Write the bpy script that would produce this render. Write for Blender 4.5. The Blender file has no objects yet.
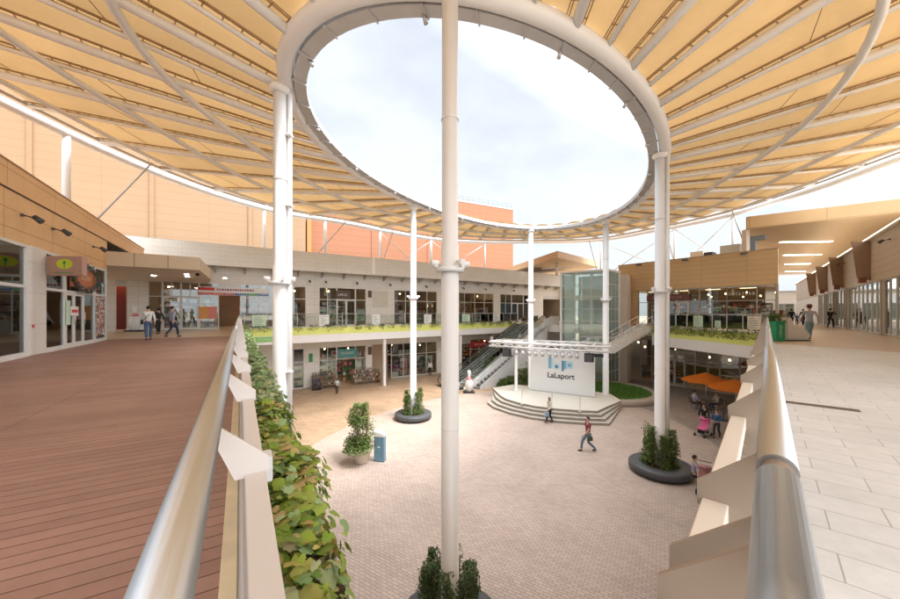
SKYFILL = 7.0; EXPO = 1.68; MEMT = .2; SKYL = 2.9
import bpy, bmesh, math, random
from math import sin, cos, pi, sqrt, atan2, radians
from mathutils import Vector, Matrix
random.seed(7)
scene = bpy.context.scene
COL = scene.collection
F = 350.0; CX = 450.0; Y0 = 312.0; EYE = 7.1; DECK = 5.7

def tag(o, label=None, cat=None, group=None, kind=None):
    if label: o['label'] = label
    if cat: o['category'] = cat
    if group: o['group'] = group
    if kind: o['kind'] = kind
    return o

def thing(name, label, cat, loc=(0, 0, 0), rz=0.0, group=None):
    o = bpy.data.objects.new(name, None)
    COL.objects.link(o)
    o.empty_display_size = 0.2
    o.location = loc; o.rotation_euler = (0, 0, rz)
    return tag(o, label, cat, group)

class MB:
    def __init__(s):
        s.v = []; s.f = []; s.m = []; s.cm = 0; s.sm = []
        s.smooth = False
    def vert(s, p):
        s.v.append((float(p[0]), float(p[1]), float(p[2]))); return len(s.v) - 1
    def face(s, ids, m=None):
        s.f.append(tuple(ids)); s.m.append(s.cm if m is None else m); s.sm.append(s.smooth)
    def poly(s, pts, m=None):
        s.face([s.vert(p) for p in pts], m)
    def box(s, x0, x1, y0, y1, z0, z1, m=None):
        if x0 > x1: x0, x1 = x1, x0
        if y0 > y1: y0, y1 = y1, y0
        if z0 > z1: z0, z1 = z1, z0
        i = len(s.v)
        for z in (z0, z1):
            for x, y in ((x0, y0), (x1, y0), (x1, y1), (x0, y1)):
                s.vert((x, y, z))
        for q in ((0, 3, 2, 1), (4, 5, 6, 7), (0, 1, 5, 4), (1, 2, 6, 5), (2, 3, 7, 6), (3, 0, 4, 7)):
            s.face([i + k for k in q], m)
        return s
    def prism(s, poly, z0, z1, m=None, mtop=None):
        n = len(poly); i = len(s.v)
        a = sum(poly[k][0] * poly[(k + 1) % n][1] - poly[(k + 1) % n][0] * poly[k][1] for k in range(n))
        if a < 0: poly = poly[::-1]
        for p in poly: s.vert((p[0], p[1], z0))
        for p in poly: s.vert((p[0], p[1], z1))
        s.face([i + k for k in range(n)][::-1], m)
        s.face([i + n + k for k in range(n)], mtop if mtop is not None else m)
        for k in range(n):
            k2 = (k + 1) % n
            s.face((i + k, i + k2, i + n + k2, i + n + k), m)
        return s
    def extr(s, pts, d, m=None):
        """planar 3d polygon extruded by vector d"""
        n = len(pts); i = len(s.v)
        for p in pts: s.vert(p)
        for p in pts: s.vert((p[0] + d[0], p[1] + d[1], p[2] + d[2]))
        s.face([i + k for k in range(n)][::-1], m)
        s.face([i + n + k for k in range(n)], m)
        for k in range(n):
            k2 = (k + 1) % n
            s.face((i + k, i + k2, i + n + k2, i + n + k), m)
        return s
    def bar(s, a, b, w, h, m=None):
        """rectangular bar from a to b, width w horizontal, height h"""
        a = Vector(a); b = Vector(b); d = (b - a).normalized()
        up = Vector((0, 0, 1)) if abs(d.z) < 0.98 else Vector((0, 1, 0))
        sx = d.cross(up).normalized() * (w / 2); uz = sx.cross(d).normalized() * (h / 2)
        i = len(s.v)
        for p in (a, b):
            for q in (-sx - uz, sx - uz, sx + uz, -sx + uz): s.vert(p + q)
        for q in ((0, 1, 2, 3), (7, 6, 5, 4), (0, 4, 5, 1), (1, 5, 6, 2), (2, 6, 7, 3), (3, 7, 4, 0)):
            s.face([i + k for k in q], m)
        return s
    def tube(s, pts, r, n=10, closed=False, caps=True, m=None, smooth=True):
        pts = [Vector(p) for p in pts]; N = len(pts)
        rs = r if isinstance(r, (list, tuple)) else [r] * N
        i0 = len(s.v); prev = None
        for k, p in enumerate(pts):
            if closed: t = (pts[(k + 1) % N] - pts[k - 1]).normalized()
            elif k == 0: t = (pts[1] - p).normalized()
            elif k == N - 1: t = (p - pts[k - 1]).normalized()
            else: t = (pts[k + 1] - pts[k - 1]).normalized()
            if prev is None:
                up = Vector((0, 0, 1)) if abs(t.z) < 0.9 else Vector((0, 1, 0))
                x = t.cross(up).normalized()
            else:
                x = (prev - t * prev.dot(t)).normalized()
            prev = x; y = t.cross(x)
            for j in range(n):
                a = 2 * pi * j / n
                s.vert(p + (x * cos(a) + y * sin(a)) * rs[k])
        sv = s.smooth; s.smooth = smooth
        for k in range(N if closed else N - 1):
            k2 = (k + 1) % N
            for j in range(n):
                j2 = (j + 1) % n
                s.face((i0 + k * n + j, i0 + k * n + j2, i0 + k2 * n + j2, i0 + k2 * n + j), m)
        s.smooth = False
        if caps and not closed:
            s.face([i0 + j for j in range(n)][::-1], m)
            s.face([i0 + (N - 1) * n + j for j in range(n)], m)
        s.smooth = sv
        return s
    def lathe(s, prof, n=20, c=(0, 0, 0), m=None, smooth=True):
        i0 = len(s.v)
        for r, z in prof:
            for j in range(n):
                a = 2 * pi * j / n
                s.vert((c[0] + r * cos(a), c[1] + r * sin(a), c[2] + z))
        sv = s.smooth; s.smooth = smooth
        for k in range(len(prof) - 1):
            for j in range(n):
                j2 = (j + 1) % n
                s.face((i0 + k * n + j, i0 + k * n + j2, i0 + (k + 1) * n + j2, i0 + (k + 1) * n + j), m)
        s.smooth = False
        if prof[0][0] > 1e-4: s.face([i0 + j for j in range(n)][::-1], m)
        if prof[-1][0] > 1e-4: s.face([i0 + (len(prof) - 1) * n + j for j in range(n)], m)
        s.smooth = sv
        return s
    def ball(s, c, r, n=10, m=None):
        rx, ry, rz = r if isinstance(r, (tuple, list)) else (r, r, r)
        k = max(4, n // 2); i0 = len(s.v)
        for a in range(k + 1):
            t = -pi / 2 + pi * a / k
            for j in range(n):
                q = 2 * pi * j / n
                s.vert((c[0] + rx * max(cos(t), 1e-3) * cos(q), c[1] + ry * max(cos(t), 1e-3) * sin(q), c[2] + rz * sin(t)))
        sv = s.smooth; s.smooth = True
        for a in range(k):
            for j in range(n):
                j2 = (j + 1) % n
                s.face((i0 + a * n + j, i0 + a * n + j2, i0 + (a + 1) * n + j2, i0 + (a + 1) * n + j), m)
        s.smooth = sv
        return s
    def shift(s, d):
        s.v = [(a - d[0], b - d[1], c - d[2]) for a, b, c in s.v]; return s
    def build(s, name, mats, parent=None, bevel=0.0, loc=None, rz=0.0):
        me = bpy.data.meshes.new(name)
        me.from_pydata(s.v, [], s.f)
        if not isinstance(mats, (list, tuple)): mats = [mats]
        for q in mats: me.materials.append(q)
        me.polygons.foreach_set('material_index', s.m)
        me.polygons.foreach_set('use_smooth', s.sm)
        me.update()
        o = bpy.data.objects.new(name, me)
        COL.objects.link(o)
        if parent: o.parent = parent
        if loc: o.location = loc
        if rz: o.rotation_euler = (0, 0, rz)
        if bevel:
            b = o.modifiers.new('bevel', 'BEVEL'); b.width = bevel; b.segments = 2; b.limit_method = 'ANGLE'
        return o

def copy_tree(o, parent=None):
    c = o.copy(); COL.objects.link(c); c.parent = parent
    for ch in list(o.children): copy_tree(ch, c)
    return c

# ---------------------------------------------------------------- materials
_M = {}
def nt(name):
    m = bpy.data.materials.new(name); m.use_nodes = True
    t = m.node_tree; t.nodes.clear()
    return m, t, t.nodes, t.links

def rgb(c): return (c[0], c[1], c[2], 1.0)

def mat(name, col, rough=0.6, metal=0.0, var=0.12, scale=3.0, bump=0.0, bscale=40.0, spec=0.4, coat=0.0, stretch=None):
    """plain surface with slight procedural unevenness"""
    if name in _M: return _M[name]
    m, t, N, L = nt(name)
    out = N.new('ShaderNodeOutputMaterial'); b = N.new('ShaderNodeBsdfPrincipled')
    tc = N.new('ShaderNodeTexCoord'); n1 = N.new('ShaderNodeTexNoise')
    n1.inputs['Scale'].default_value = scale; n1.inputs['Detail'].default_value = 5
    L.new(tc.outputs['Object'], n1.inputs['Vector'])
    if stretch:
        mp = N.new('ShaderNodeMapping'); mp.inputs['Scale'].default_value = stretch; L.new(tc.outputs['Object'], mp.inputs[0]); L.new(mp.outputs[0], n1.inputs['Vector'])
    mx = N.new('ShaderNodeMix'); mx.data_type = 'RGBA'
    mx.inputs['A'].default_value = rgb([max(0, c * (1 - var)) for c in col])
    mx.inputs['B'].default_value = rgb([min(1, c * (1 + var)) for c in col])
    L.new(n1.outputs['Fac'], mx.inputs['Factor'])
    L.new(mx.outputs['Result'], b.inputs['Base Color'])
    b.inputs['Roughness'].default_value = rough; b.inputs['Metallic'].default_value = metal
    b.inputs['Specular IOR Level'].default_value = spec
    b.inputs['Coat Weight'].default_value = coat
    if bump:
        n2 = N.new('ShaderNodeTexNoise'); n2.inputs['Scale'].default_value = bscale
        L.new(tc.outputs['Object'], n2.inputs['Vector'])
        bp = N.new('ShaderNodeBump'); bp.inputs['Strength'].default_value = bump; bp.inputs['Distance'].default_value = 0.02
        L.new(n2.outputs['Fac'], bp.inputs['Height']); L.new(bp.outputs['Normal'], b.inputs['Normal'])
    L.new(b.outputs[0], out.inputs[0])
    _M[name] = m
    return m

def brickmat(name, col1, col2, mortar, w, h, msize=0.01, rough=0.6, plane='xy', ang=0.0, offset=0.5, var=0.15, bump=0.3, spec=0.4, big=0.4, wet=0.0):
    """panels / tiles / boards laid in bond. plane 'xz' for walls in their own frame, 'xy' for floors (rotated by ang)"""
    if name in _M: return _M[name]
    m, t, N, L = nt(name)
    out = N.new('ShaderNodeOutputMaterial'); b = N.new('ShaderNodeBsdfPrincipled')
    tc = N.new('ShaderNodeTexCoord')
    if plane == 'xz':
        sp = N.new('ShaderNodeSeparateXYZ'); cb = N.new('ShaderNodeCombineXYZ'); ad = N.new('ShaderNodeMath'); ad.operation = 'ADD'
        L.new(tc.outputs['Object'], sp.inputs[0])
        L.new(sp.outputs['X'], ad.inputs[0]); L.new(sp.outputs['Y'], ad.inputs[1])
        L.new(ad.outputs[0], cb.inputs['X']); L.new(sp.outputs['Z'], cb.inputs['Y'])
        vec = cb.outputs[0]
    else:
        mp = N.new('ShaderNodeMapping'); mp.inputs['Rotation'].default_value = (0, 0, ang)
        L.new(tc.outputs['Object'], mp.inputs['Vector']); vec = mp.outputs[0]
    br = N.new('ShaderNodeTexBrick')
    br.inputs['Scale'].default_value = 1.0; br.inputs['Brick Width'].default_value = w; br.inputs['Row Height'].default_value = h
    br.inputs['Mortar Size'].default_value = msize; br.inputs['Mortar Smooth'].default_value = 0.3
    br.inputs['Color1'].default_value = rgb(col1); br.inputs['Color2'].default_value = rgb(col2); br.inputs['Mortar'].default_value = rgb(mortar)
    br.offset = offset
    L.new(vec, br.inputs['Vector'])
    n1 = N.new('ShaderNodeTexNoise'); n1.inputs['Scale'].default_value = big; n1.inputs['Detail'].default_value = 8; n1.inputs['Roughness'].default_value = 0.6
    L.new(tc.outputs['Object'], n1.inputs['Vector'])
    mr = N.new('ShaderNodeMapRange'); mr.inputs['From Min'].default_value = 0.3; mr.inputs['From Max'].default_value = 0.7
    mr.inputs['To Min'].default_value = 1 - var; mr.inputs['To Max'].default_value = 1 + var
    L.new(n1.outputs['Fac'], mr.inputs['Value'])
    mu = N.new('ShaderNodeVectorMath'); mu.operation = 'SCALE'
    n4 = N.new('ShaderNodeTexNoise'); n4.inputs['Scale'].default_value = 9; n4.inputs['Detail'].default_value = 8; n4.inputs['Roughness'].default_value = .7
    L.new(tc.outputs['Object'], n4.inputs['Vector']); m4 = N.new('ShaderNodeMapRange'); m4.inputs['From Min'].default_value = .3; m4.inputs['From Max'].default_value = .7; m4.inputs['To Min'].default_value = .93; m4.inputs['To Max'].default_value = 1.06
    L.new(n4.outputs['Fac'], m4.inputs['Value']); mm = N.new('ShaderNodeMath'); mm.operation = 'MULTIPLY'; L.new(mr.outputs[0], mm.inputs[0]); L.new(m4.outputs[0], mm.inputs[1])
    L.new(br.outputs['Color'], mu.inputs[0]); L.new(mm.outputs[0], mu.inputs['Scale'])
    L.new(mu.outputs[0], b.inputs['Base Color'])
    n3 = N.new('ShaderNodeTexNoise'); n3.inputs['Scale'].default_value = 1.3; n3.inputs['Detail'].default_value = 6
    L.new(tc.outputs['Object'], n3.inputs['Vector'])
    r2 = N.new('ShaderNodeMapRange'); r2.inputs['To Min'].default_value = max(0.05, rough - 0.15 - wet); r2.inputs['To Max'].default_value = min(1, rough + 0.15)
    L.new(n3.outputs['Fac'], r2.inputs['Value']); L.new(r2.outputs[0], b.inputs['Roughness'])
    b.inputs['Specular IOR Level'].default_value = spec
    if bump:
        bp = N.new('ShaderNodeBump'); bp.inputs['Strength'].default_value = bump; bp.inputs['Distance'].default_value = 0.01; bp.invert = True
        L.new(br.outputs['Fac'], bp.inputs['Height']); L.new(bp.outputs['Normal'], b.inputs['Normal'])
    L.new(b.outputs[0], out.inputs[0])
    _M[name] = m
    return m

def glassmat(name, tint=(0.75, 0.8, 0.78), refl=0.12, rough=0.02, milky=0.0):
    if name in _M: return _M[name]
    m, t, N, L = nt(name)
    out = N.new('ShaderNodeOutputMaterial'); tr = N.new('ShaderNodeBsdfTransparent'); gl = N.new('ShaderNodeBsdfGlossy')
    tr.inputs['Color'].default_value = rgb(tint); gl.inputs['Roughness'].default_value = rough
    gl.inputs['Color'].default_value = (0.9, 0.95, 0.95, 1)
    fr = N.new('ShaderNodeFresnel'); fr.inputs['IOR'].default_value = 1.5
    ad = N.new('ShaderNodeMath'); ad.operation = 'ADD'; ad.inputs[1].default_value = refl; ad.use_clamp = True
    L.new(fr.outputs[0], ad.inputs[0])
    mx = N.new('ShaderNodeMixShader'); L.new(ad.outputs[0], mx.inputs[0]); L.new(tr.outputs[0], mx.inputs[1]); L.new(gl.outputs[0], mx.inputs[2])
    if milky:
        df = N.new('ShaderNodeBsdfDiffuse'); df.inputs[0].default_value = (.72, .84, .76, 1); m2 = N.new('ShaderNodeMixShader'); m2.inputs[0].default_value = milky
        L.new(mx.outputs[0], m2.inputs[1]); L.new(df.outputs[0], m2.inputs[2]); mx = m2
    L.new(mx.outputs[0], out.inputs[0])
    _M[name] = m
    return m

def emis(name, col, st):
    if name in _M: return _M[name]
    m, t, N, L = nt(name)
    out = N.new('ShaderNodeOutputMaterial'); e = N.new('ShaderNodeEmission')
    e.inputs[0].default_value = rgb(col); e.inputs[1].default_value = st
    L.new(e.outputs[0], out.inputs[0]); _M[name] = m
    return m

def islandmat(name, cols, rough=0.55, trans=0.0, spec=0.3):
    """each loose piece of the mesh takes one of the colours (leaves, goods on shelves)"""
    if name in _M: return _M[name]
    m, t, N, L = nt(name)
    out = N.new('ShaderNodeOutputMaterial'); b = N.new('ShaderNodeBsdfPrincipled')
    g = N.new('ShaderNodeNewGeometry'); cr = N.new('ShaderNodeValToRGB')
    cr.color_ramp.interpolation = 'LINEAR' if trans else 'CONSTANT'
    el = cr.color_ramp.elements
    while len(el) < len(cols): el.new(0.5)
    for i, c in enumerate(cols):
        el[i].position = i / len(cols) if not trans else i / max(1, len(cols) - 1); el[i].color = rgb(c)
    L.new(g.outputs['Random Per Island'], cr.inputs[0]); L.new(cr.outputs[0], b.inputs['Base Color'])
    b.inputs['Roughness'].default_value = rough; b.inputs['Specular IOR Level'].default_value = spec
    if trans:
        tl = N.new('ShaderNodeBsdfTranslucent'); L.new(cr.outputs[0], tl.inputs['Color'])
        mx = N.new('ShaderNodeMixShader'); mx.inputs[0].default_value = trans
        L.new(b.outputs[0], mx.inputs[1]); L.new(tl.outputs[0], mx.inputs[2]); L.new(mx.outputs[0], out.inputs[0])
    else: L.new(b.outputs[0], out.inputs[0])
    _M[name] = m
    return m

def membranemat(name):
    m, t, N, L = nt(name)
    out = N.new('ShaderNodeOutputMaterial'); d = N.new('ShaderNodeBsdfDiffuse'); tl = N.new('ShaderNodeBsdfTranslucent')
    tc = N.new('ShaderNodeTexCoord'); n1 = N.new('ShaderNodeTexNoise'); n1.inputs['Scale'].default_value = 0.9; n1.inputs['Detail'].default_value = 9
    L.new(tc.outputs['Object'], n1.inputs['Vector'])
    mx = N.new('ShaderNodeMix'); mx.data_type = 'RGBA'
    n1.inputs['Roughness'].default_value = .7
    oi = N.new('ShaderNodeObjectInfo'); rr = N.new('ShaderNodeMapRange'); rr.inputs['To Min'].default_value = .86; rr.inputs['To Max'].default_value = 1.08; L.new(oi.outputs['Random'], rr.inputs['Value'])
    vs_ = N.new('ShaderNodeVectorMath'); vs_.operation = 'SCALE'; L.new(rr.outputs[0], vs_.inputs['Scale'])
    mx.inputs['A'].default_value = (0.53, 0.335, 0.14, 1); mx.inputs['B'].default_value = (0.63, 0.42, 0.205, 1)
    L.new(n1.outputs['Fac'], mx.inputs['Factor'])
    L.new(mx.outputs['Result'], vs_.inputs[0]); L.new(vs_.outputs[0], d.inputs['Color']); L.new(vs_.outputs[0], tl.inputs['Color'])
    n2 = N.new('ShaderNodeTexNoise'); n2.inputs['Scale'].default_value = 2.2; n2.inputs['Detail'].default_value = 3; L.new(tc.outputs['Object'], n2.inputs['Vector'])
    bp = N.new('ShaderNodeBump'); bp.inputs['Strength'].default_value = .35; bp.inputs['Distance'].default_value = .12; L.new(n2.outputs['Fac'], bp.inputs['Height']); L.new(bp.outputs['Normal'], d.inputs['Normal'])
    ms = N.new('ShaderNodeMixShader'); ms.inputs[0].default_value = MEMT
    L.new(d.outputs[0], ms.inputs[1]); L.new(tl.outputs[0], ms.inputs[2]); L.new(ms.outputs[0], out.inputs[0])
    return m

def steelmat(name):
    m, t, N, L = nt(name)
    out = N.new('ShaderNodeOutputMaterial'); b = N.new('ShaderNodeBsdfPrincipled')
    b.inputs['Base Color'].default_value = (0.50, 0.52, 0.53, 1); b.inputs['Metallic'].default_value = 1.0
    tc = N.new('ShaderNodeTexCoord'); mp = N.new('ShaderNodeMapping'); mp.inputs['Scale'].default_value = (1.5, 120, 120)
    L.new(tc.outputs['Object'], mp.inputs[0])
    n1 = N.new('ShaderNodeTexNoise'); n1.inputs['Scale'].default_value = 2; n1.inputs['Detail'].default_value = 4
    L.new(mp.outputs[0], n1.inputs['Vector'])
    mr = N.new('ShaderNodeMapRange'); mr.inputs['To Min'].default_value = 0.26; mr.inputs['To Max'].default_value = 0.5
    L.new(n1.outputs['Fac'], mr.inputs['Value']); L.new(mr.outputs[0], b.inputs['Roughness'])
    bp = N.new('ShaderNodeBump'); bp.inputs['Strength'].default_value = 0.06; bp.inputs['Distance'].default_value = 0.002
    L.new(n1.outputs['Fac'], bp.inputs['Height']); L.new(bp.outputs['Normal'], b.inputs['Normal'])
    L.new(b.outputs[0], out.inputs[0])
    return m

COLP = mat('column_paint', (0.77, 0.755, 0.73), 0.42, var=0.10, scale=1.0, spec=0.5, stretch=(9, 9, .45))
WHITE = mat('white_painted_steel', (0.80, 0.79, 0.77), 0.4, var=0.04, scale=1.2, spec=0.5)
OFFW = mat('off_white_paint', (0.72, 0.70, 0.66), 0.5, var=0.06)
CREAM = brickmat('cream_cladding', (0.74, 0.70, 0.63), (0.72, 0.68, 0.61), (0.52, 0.49, 0.43), 1.8, 0.6, 0.012, 0.6, 'xz', offset=0.0, var=0.06)
GREYC = brickmat('grey_cream_fascia_panels', (0.68, 0.66, 0.61), (0.66, 0.64, 0.59), (0.5, 0.48, 0.44), 2.4, 0.34, 0.01, 0.55, 'xz', offset=0.0, var=0.05)
PALEC = brickmat('pale_panel', (0.66, 0.62, 0.55), (0.64, 0.60, 0.53), (0.48, 0.45, 0.4), 1.5, 1.0, 0.01, 0.55, 'xz', offset=0.0, var=0.05)
TANP = brickmat('tan_panels', (0.58, 0.41, 0.23), (0.56, 0.395, 0.22), (0.38, 0.26, 0.14), 3.2, 0.42, 0.014, 0.5, 'xz', offset=0.0, var=0.06)
ORNP = brickmat('orange_wood_panels', (0.72, 0.44, 0.20), (0.69, 0.42, 0.19), (0.38, 0.2, 0.09), 3.0, 0.55, 0.014, 0.45, 'xz', offset=0.0, var=0.07)
TANR = brickmat('taupe_panels', (0.52, 0.44, 0.35), (0.50, 0.42, 0.335), (0.33, 0.28, 0.22), 2.6, 0.42, 0.014, 0.55, 'xz', offset=0.0, var=0.06)
TANS = mat('tan_soffit', (0.56, 0.40, 0.24), 0.6, var=0.06)
TANF = brickmat('tan_fascia', (0.56, 0.38, 0.20), (0.54, 0.37, 0.19), (0.3, 0.2, 0.11), 4.6, 3.0, 0.02, 0.5, 'xz', offset=0.0, var=0.05)
CANF = brickmat('beige_canopy_panels', (0.56, 0.44, 0.30), (0.54, 0.42, 0.29), (0.35, 0.27, 0.18), 2.0, 3.0, 0.015, 0.5, 'xz', offset=0.0, var=0.05)
PEACH = brickmat('peach_wall', (0.30, 0.192, 0.108), (0.295, 0.188, 0.105), (0.255, 0.16, 0.09), 9.0, 0.8, 0.03, 0.7, 'xz', offset=0.0, var=0.03)
ORANGE = brickmat('orange_wall', (0.32, 0.138, 0.07), (0.315, 0.135, 0.068), (0.25, 0.10, 0.05), 9.0, 0.8, 0.03, 0.7, 'xz', offset=0.0, var=0.04)
PLAZA_IN = brickmat('plaza_pavers_inner', (0.56, 0.455, 0.385), (0.475, 0.38, 0.318), (0.25, 0.195, 0.16), 0.20, 0.10, 0.007, 0.62, 'xy', 0.55, var=0.11, big=0.45)
PLAZA_OUT = brickmat('plaza_pavers_outer', (0.50, 0.355, 0.235), (0.42, 0.29, 0.19), (0.25, 0.17, 0.115), 0.60, 0.30, 0.010, 0.5, 'xy', 0.2, var=0.15, big=0.5)
PATIO = brickmat('patio_pavers', (0.34, 0.28, 0.245), (0.30, 0.245, 0.21), (0.19, 0.155, 0.13), 0.45, 0.45, 0.012, 0.6, 'xy', -0.6, var=0.10)
aL = atan2(.8575, -.5145); aR = atan2(.7412, .6713)
BOARDS = brickmat('brown_deck_boards', (0.335, 0.195, 0.15), (0.275, 0.155, 0.12), (0.085, 0.045, 0.03), 2.4, 0.125, 0.005, 0.5, 'xy', -(aL - pi / 2), offset=0.0, var=0.10, big=0.8, spec=0.35)
PTILE = brickmat('pale_floor_tiles', (0.67, 0.675, 0.665), (0.625, 0.63, 0.62), (0.40, 0.39, 0.37), 0.60, 0.30, 0.005, 0.5, 'xy', -(aR + pi / 2), var=0.10, big=0.5)
TTILE = brickmat('tan_floor_tiles', (0.56, 0.43, 0.30), (0.53, 0.40, 0.28), (0.38, 0.29, 0.2), 0.45, 0.45, 0.008, 0.4, 'xy', -aR, var=0.06)
MEMB = membranemat('amber_membrane')
STEEL = steelmat('brushed_steel')
CLAMP = mat('brown_clamp_strip', (0.38, 0.25, 0.13), 0.6)
GALV = mat('galvanised_grey', (0.52, 0.51, 0.50), 0.45, 0.3)
DGREY = mat('dark_grey_metal', (0.06, 0.06, 0.065), 0.45)
BLACK = mat('black_plastic', (0.015, 0.015, 0.017), 0.45)
ALU = mat('pale_window_frame', (0.60, 0.58, 0.54), 0.4, 0.1, var=0.05)
DALU = mat('bronze_window_frame', (0.36, 0.32, 0.27), 0.4, 0.1, var=0.05)
GLASS = glassmat('shop_glass', (.85, .88, .86), .05)
TGLASS = glassmat('tower_glass', (0.93, 0.985, 0.955), 0.03, milky=.14)
RGLASS = glassmat('railing_glass', (0.93, 0.95, 0.94), 0.03)
DGLASS = glassmat('dark_glass', (0.45, 0.47, 0.45), 0.10)
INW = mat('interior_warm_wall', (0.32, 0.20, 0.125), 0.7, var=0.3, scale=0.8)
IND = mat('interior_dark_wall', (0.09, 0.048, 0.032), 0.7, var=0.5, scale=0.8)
INC = mat('interior_ceiling', (0.5, 0.45, 0.4), 0.8)
LAMPW = emis('warm_lamp', (1.0, 0.62, 0.28), 14.0)
LAMPC = emis('cool_lamp', (1.0, 0.95, 0.85), 9.0)
GOODS = islandmat('shop_goods', [(0.5, 0.06, 0.05), (0.6, 0.55, 0.45), (0.1, 0.14, 0.3), (0.55, 0.3, 0.08), (0.08, 0.2, 0.1), (0.35, 0.2, 0.3), (0.7, 0.68, 0.62), (0.03, 0.03, 0.03), (0.5, 0.42, 0.1), (0.25, 0.12, 0.07)], 0.6)
GOODP = islandmat('pastel_goods', [(0.7, 0.5, 0.48), (0.65, 0.62, 0.55), (0.3, 0.45, 0.5), (0.6, 0.12, 0.1), (0.75, 0.73, 0.7), (0.2, 0.3, 0.22), (0.12, 0.1, 0.1)], 0.6)
FLOW = islandmat('flower_heads', [(0.6, 0.05, 0.05), (0.7, 0.25, 0.3), (0.05, 0.16, 0.03), (0.08, 0.2, 0.04), (0.7, 0.4, 0.1), (0.7, 0.65, 0.6), (0.06, 0.14, 0.04)], 0.6)
LEAFV = islandmat('vine_leaves', [(0.12, 0.22, 0.03), (0.26, 0.40, 0.05), (0.42, 0.50, 0.08), (0.18, 0.30, 0.04), (0.56, 0.52, 0.14), (0.56, 0.36, 0.17), (0.30, 0.44, 0.06)], 0.45, 0.25)
LEAFG = islandmat('pale_vine_leaves', [(0.16, 0.28, 0.09), (0.32, 0.46, 0.20), (0.46, 0.56, 0.30), (0.20, 0.34, 0.10), (0.52, 0.56, 0.32), (0.50, 0.40, 0.20)], 0.45, 0.25)
LEAFD = islandmat('dark_shrub_leaves', [(0.03, 0.065, 0.022), (0.07, 0.12, 0.035), (0.11, 0.16, 0.055), (0.045, 0.085, 0.025), (0.19, 0.20, 0.09)], 0.5, 0.12)
LEAFM = islandmat('shrub_leaves', [(0.07, 0.13, 0.03), (0.09, 0.17, 0.035), (0.14, 0.22, 0.05), (0.21, 0.25, 0.08), (0.18, 0.15, 0.07)], 0.5, 0.18)
GRASS = islandmat('grass_blades', [(0.06, 0.17, 0.02), (0.09, 0.24, 0.03), (0.14, 0.29, 0.05), (0.22, 0.32, 0.10)], 0.6, 0.15)
STEM = mat('brown_stems', (0.10, 0.06, 0.035), 0.8)
SOIL = mat('soil', (0.09, 0.055, 0.035), 0.95, bump=0.6, bscale=25)
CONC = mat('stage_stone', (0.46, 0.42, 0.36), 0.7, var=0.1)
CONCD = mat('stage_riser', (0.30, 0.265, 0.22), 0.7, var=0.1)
STAGEF = mat('stage_floor', (0.62, 0.58, 0.50), 0.6, var=0.05)
PLANTER = mat('charcoal_bench_ring', (0.085, 0.09, 0.095), 0.45, var=0.15, bump=0.1)
YELLOW = mat('yellow_green_band', (0.74, 0.78, 0.22), 0.5, var=0.10, scale=1.5)
FIN = mat('tan_painted_fin', (0.35, 0.275, 0.21), 0.5, var=0.04, scale=2)
FINW = mat('pale_painted_fin', (0.58, 0.52, 0.47), 0.5, var=0.04, scale=2)
CAPM = mat('cream_cap_beam', (0.74, 0.66, 0.56), 0.45, var=0.04, scale=2)
CAPL = mat('pale_cap_beam', (0.60, 0.54, 0.485), 0.45, var=0.05, scale=2)
KERBW = mat('weathered_timber_kerb', (0.62, 0.50, 0.32), 0.7, var=0.25, scale=6)

# ---------------------------------------------------------------- frames
class Frame:
    """x runs to the right as seen in the photo, y away from the viewer"""
    def __init__(s, o, ang): s.o = Vector((o[0], o[1])); s.a = ang; s.ux = Vector((cos(ang), sin(ang))); s.uy = Vector((-sin(ang), cos(ang)))
    def w(s, x, y): p = s.o + s.ux * x + s.uy * y; return (p.x, p.y)
    def px(s, px, y=0.0):
        """local x of facade line (at depth y) met by the sight line through column px"""
        k = (px - CX) / F
        o = s.o + s.uy * y
        return (k * o.y - o.x) / (s.ux.x - k * s.ux.y)
    def loc(s, wx, wy):
        d = Vector((wx, wy)) - s.o
        return (d.dot(s.ux), d.dot(s.uy))
G = Frame((-14.3, 32.1), atan2(.557, .83))
H = Frame((19.05, 37.0), atan2(-.816, .578))
LF = Frame((-12.6, 9.8), aL)
RF = Frame((26.4, 21.3), atan2(-.759, -.651))
def deck_pt(px, py): Y = (EYE - DECK) * F / (py - Y0); return ((px - CX) / F * Y, Y)
def plz_pt(px, py, z=0.0): Y = (EYE - z) * F / (py - Y0); return ((px - CX) / F * Y, Y)
# ---------------------------------------------------------------- ground and decks
def struct(name, mb, m, kind='structure'):
    o = mb.build(name, m); o['kind'] = kind; return o
b = MB(); b.poly([(-600, -600, 0), (600, -600, 0), (600, 600, 0), (-600, 600, 0)]); struct('ground', b, PLAZA_OUT)
# the oval plaza paving
EC = Vector((3.4, 19.0)); TH = radians(58)
MAJ = Vector((cos(TH), sin(TH))); MIN = Vector((sin(TH), -cos(TH)))
def ell(a, bb, t): return EC + MAJ * (a * cos(t)) + MIN * (bb * sin(t))
b = MB()
ring = [ell(13.6, 9.9, 2 * pi * k / 96) for k in range(96)]
b.poly([(p.x, p.y, 0.008) for p in ring]); struct('plaza_pavement', b, PLAZA_IN)
b = MB()
arc = [ell(13.62, 9.92, t) for t in [radians(q) for q in range(8, 172, 4)]]
pat = [(p.x, p.y, 0.004) for p in arc] + [(30, -8, 0.004), (42, 10, 0.004), (28, 33, 0.004), (19.05, 37, 0.004)]
b.poly(pat); struct('patio_pavement', b, PATIO)
b = MB(); n = len(arc)
for k in range(n - 1):
    p, q = arc[k], arc[k + 1]; dp = (p - EC).normalized() * .16; dq = (q - EC).normalized() * .16
    b.poly([(p.x, p.y, .012), (q.x, q.y, .012), (q.x + dq.x, q.y + dq.y, .012), (p.x + dp.x, p.y + dp.y, .012)][::-1])
struct('kerb_strip', b, CONC)

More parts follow.
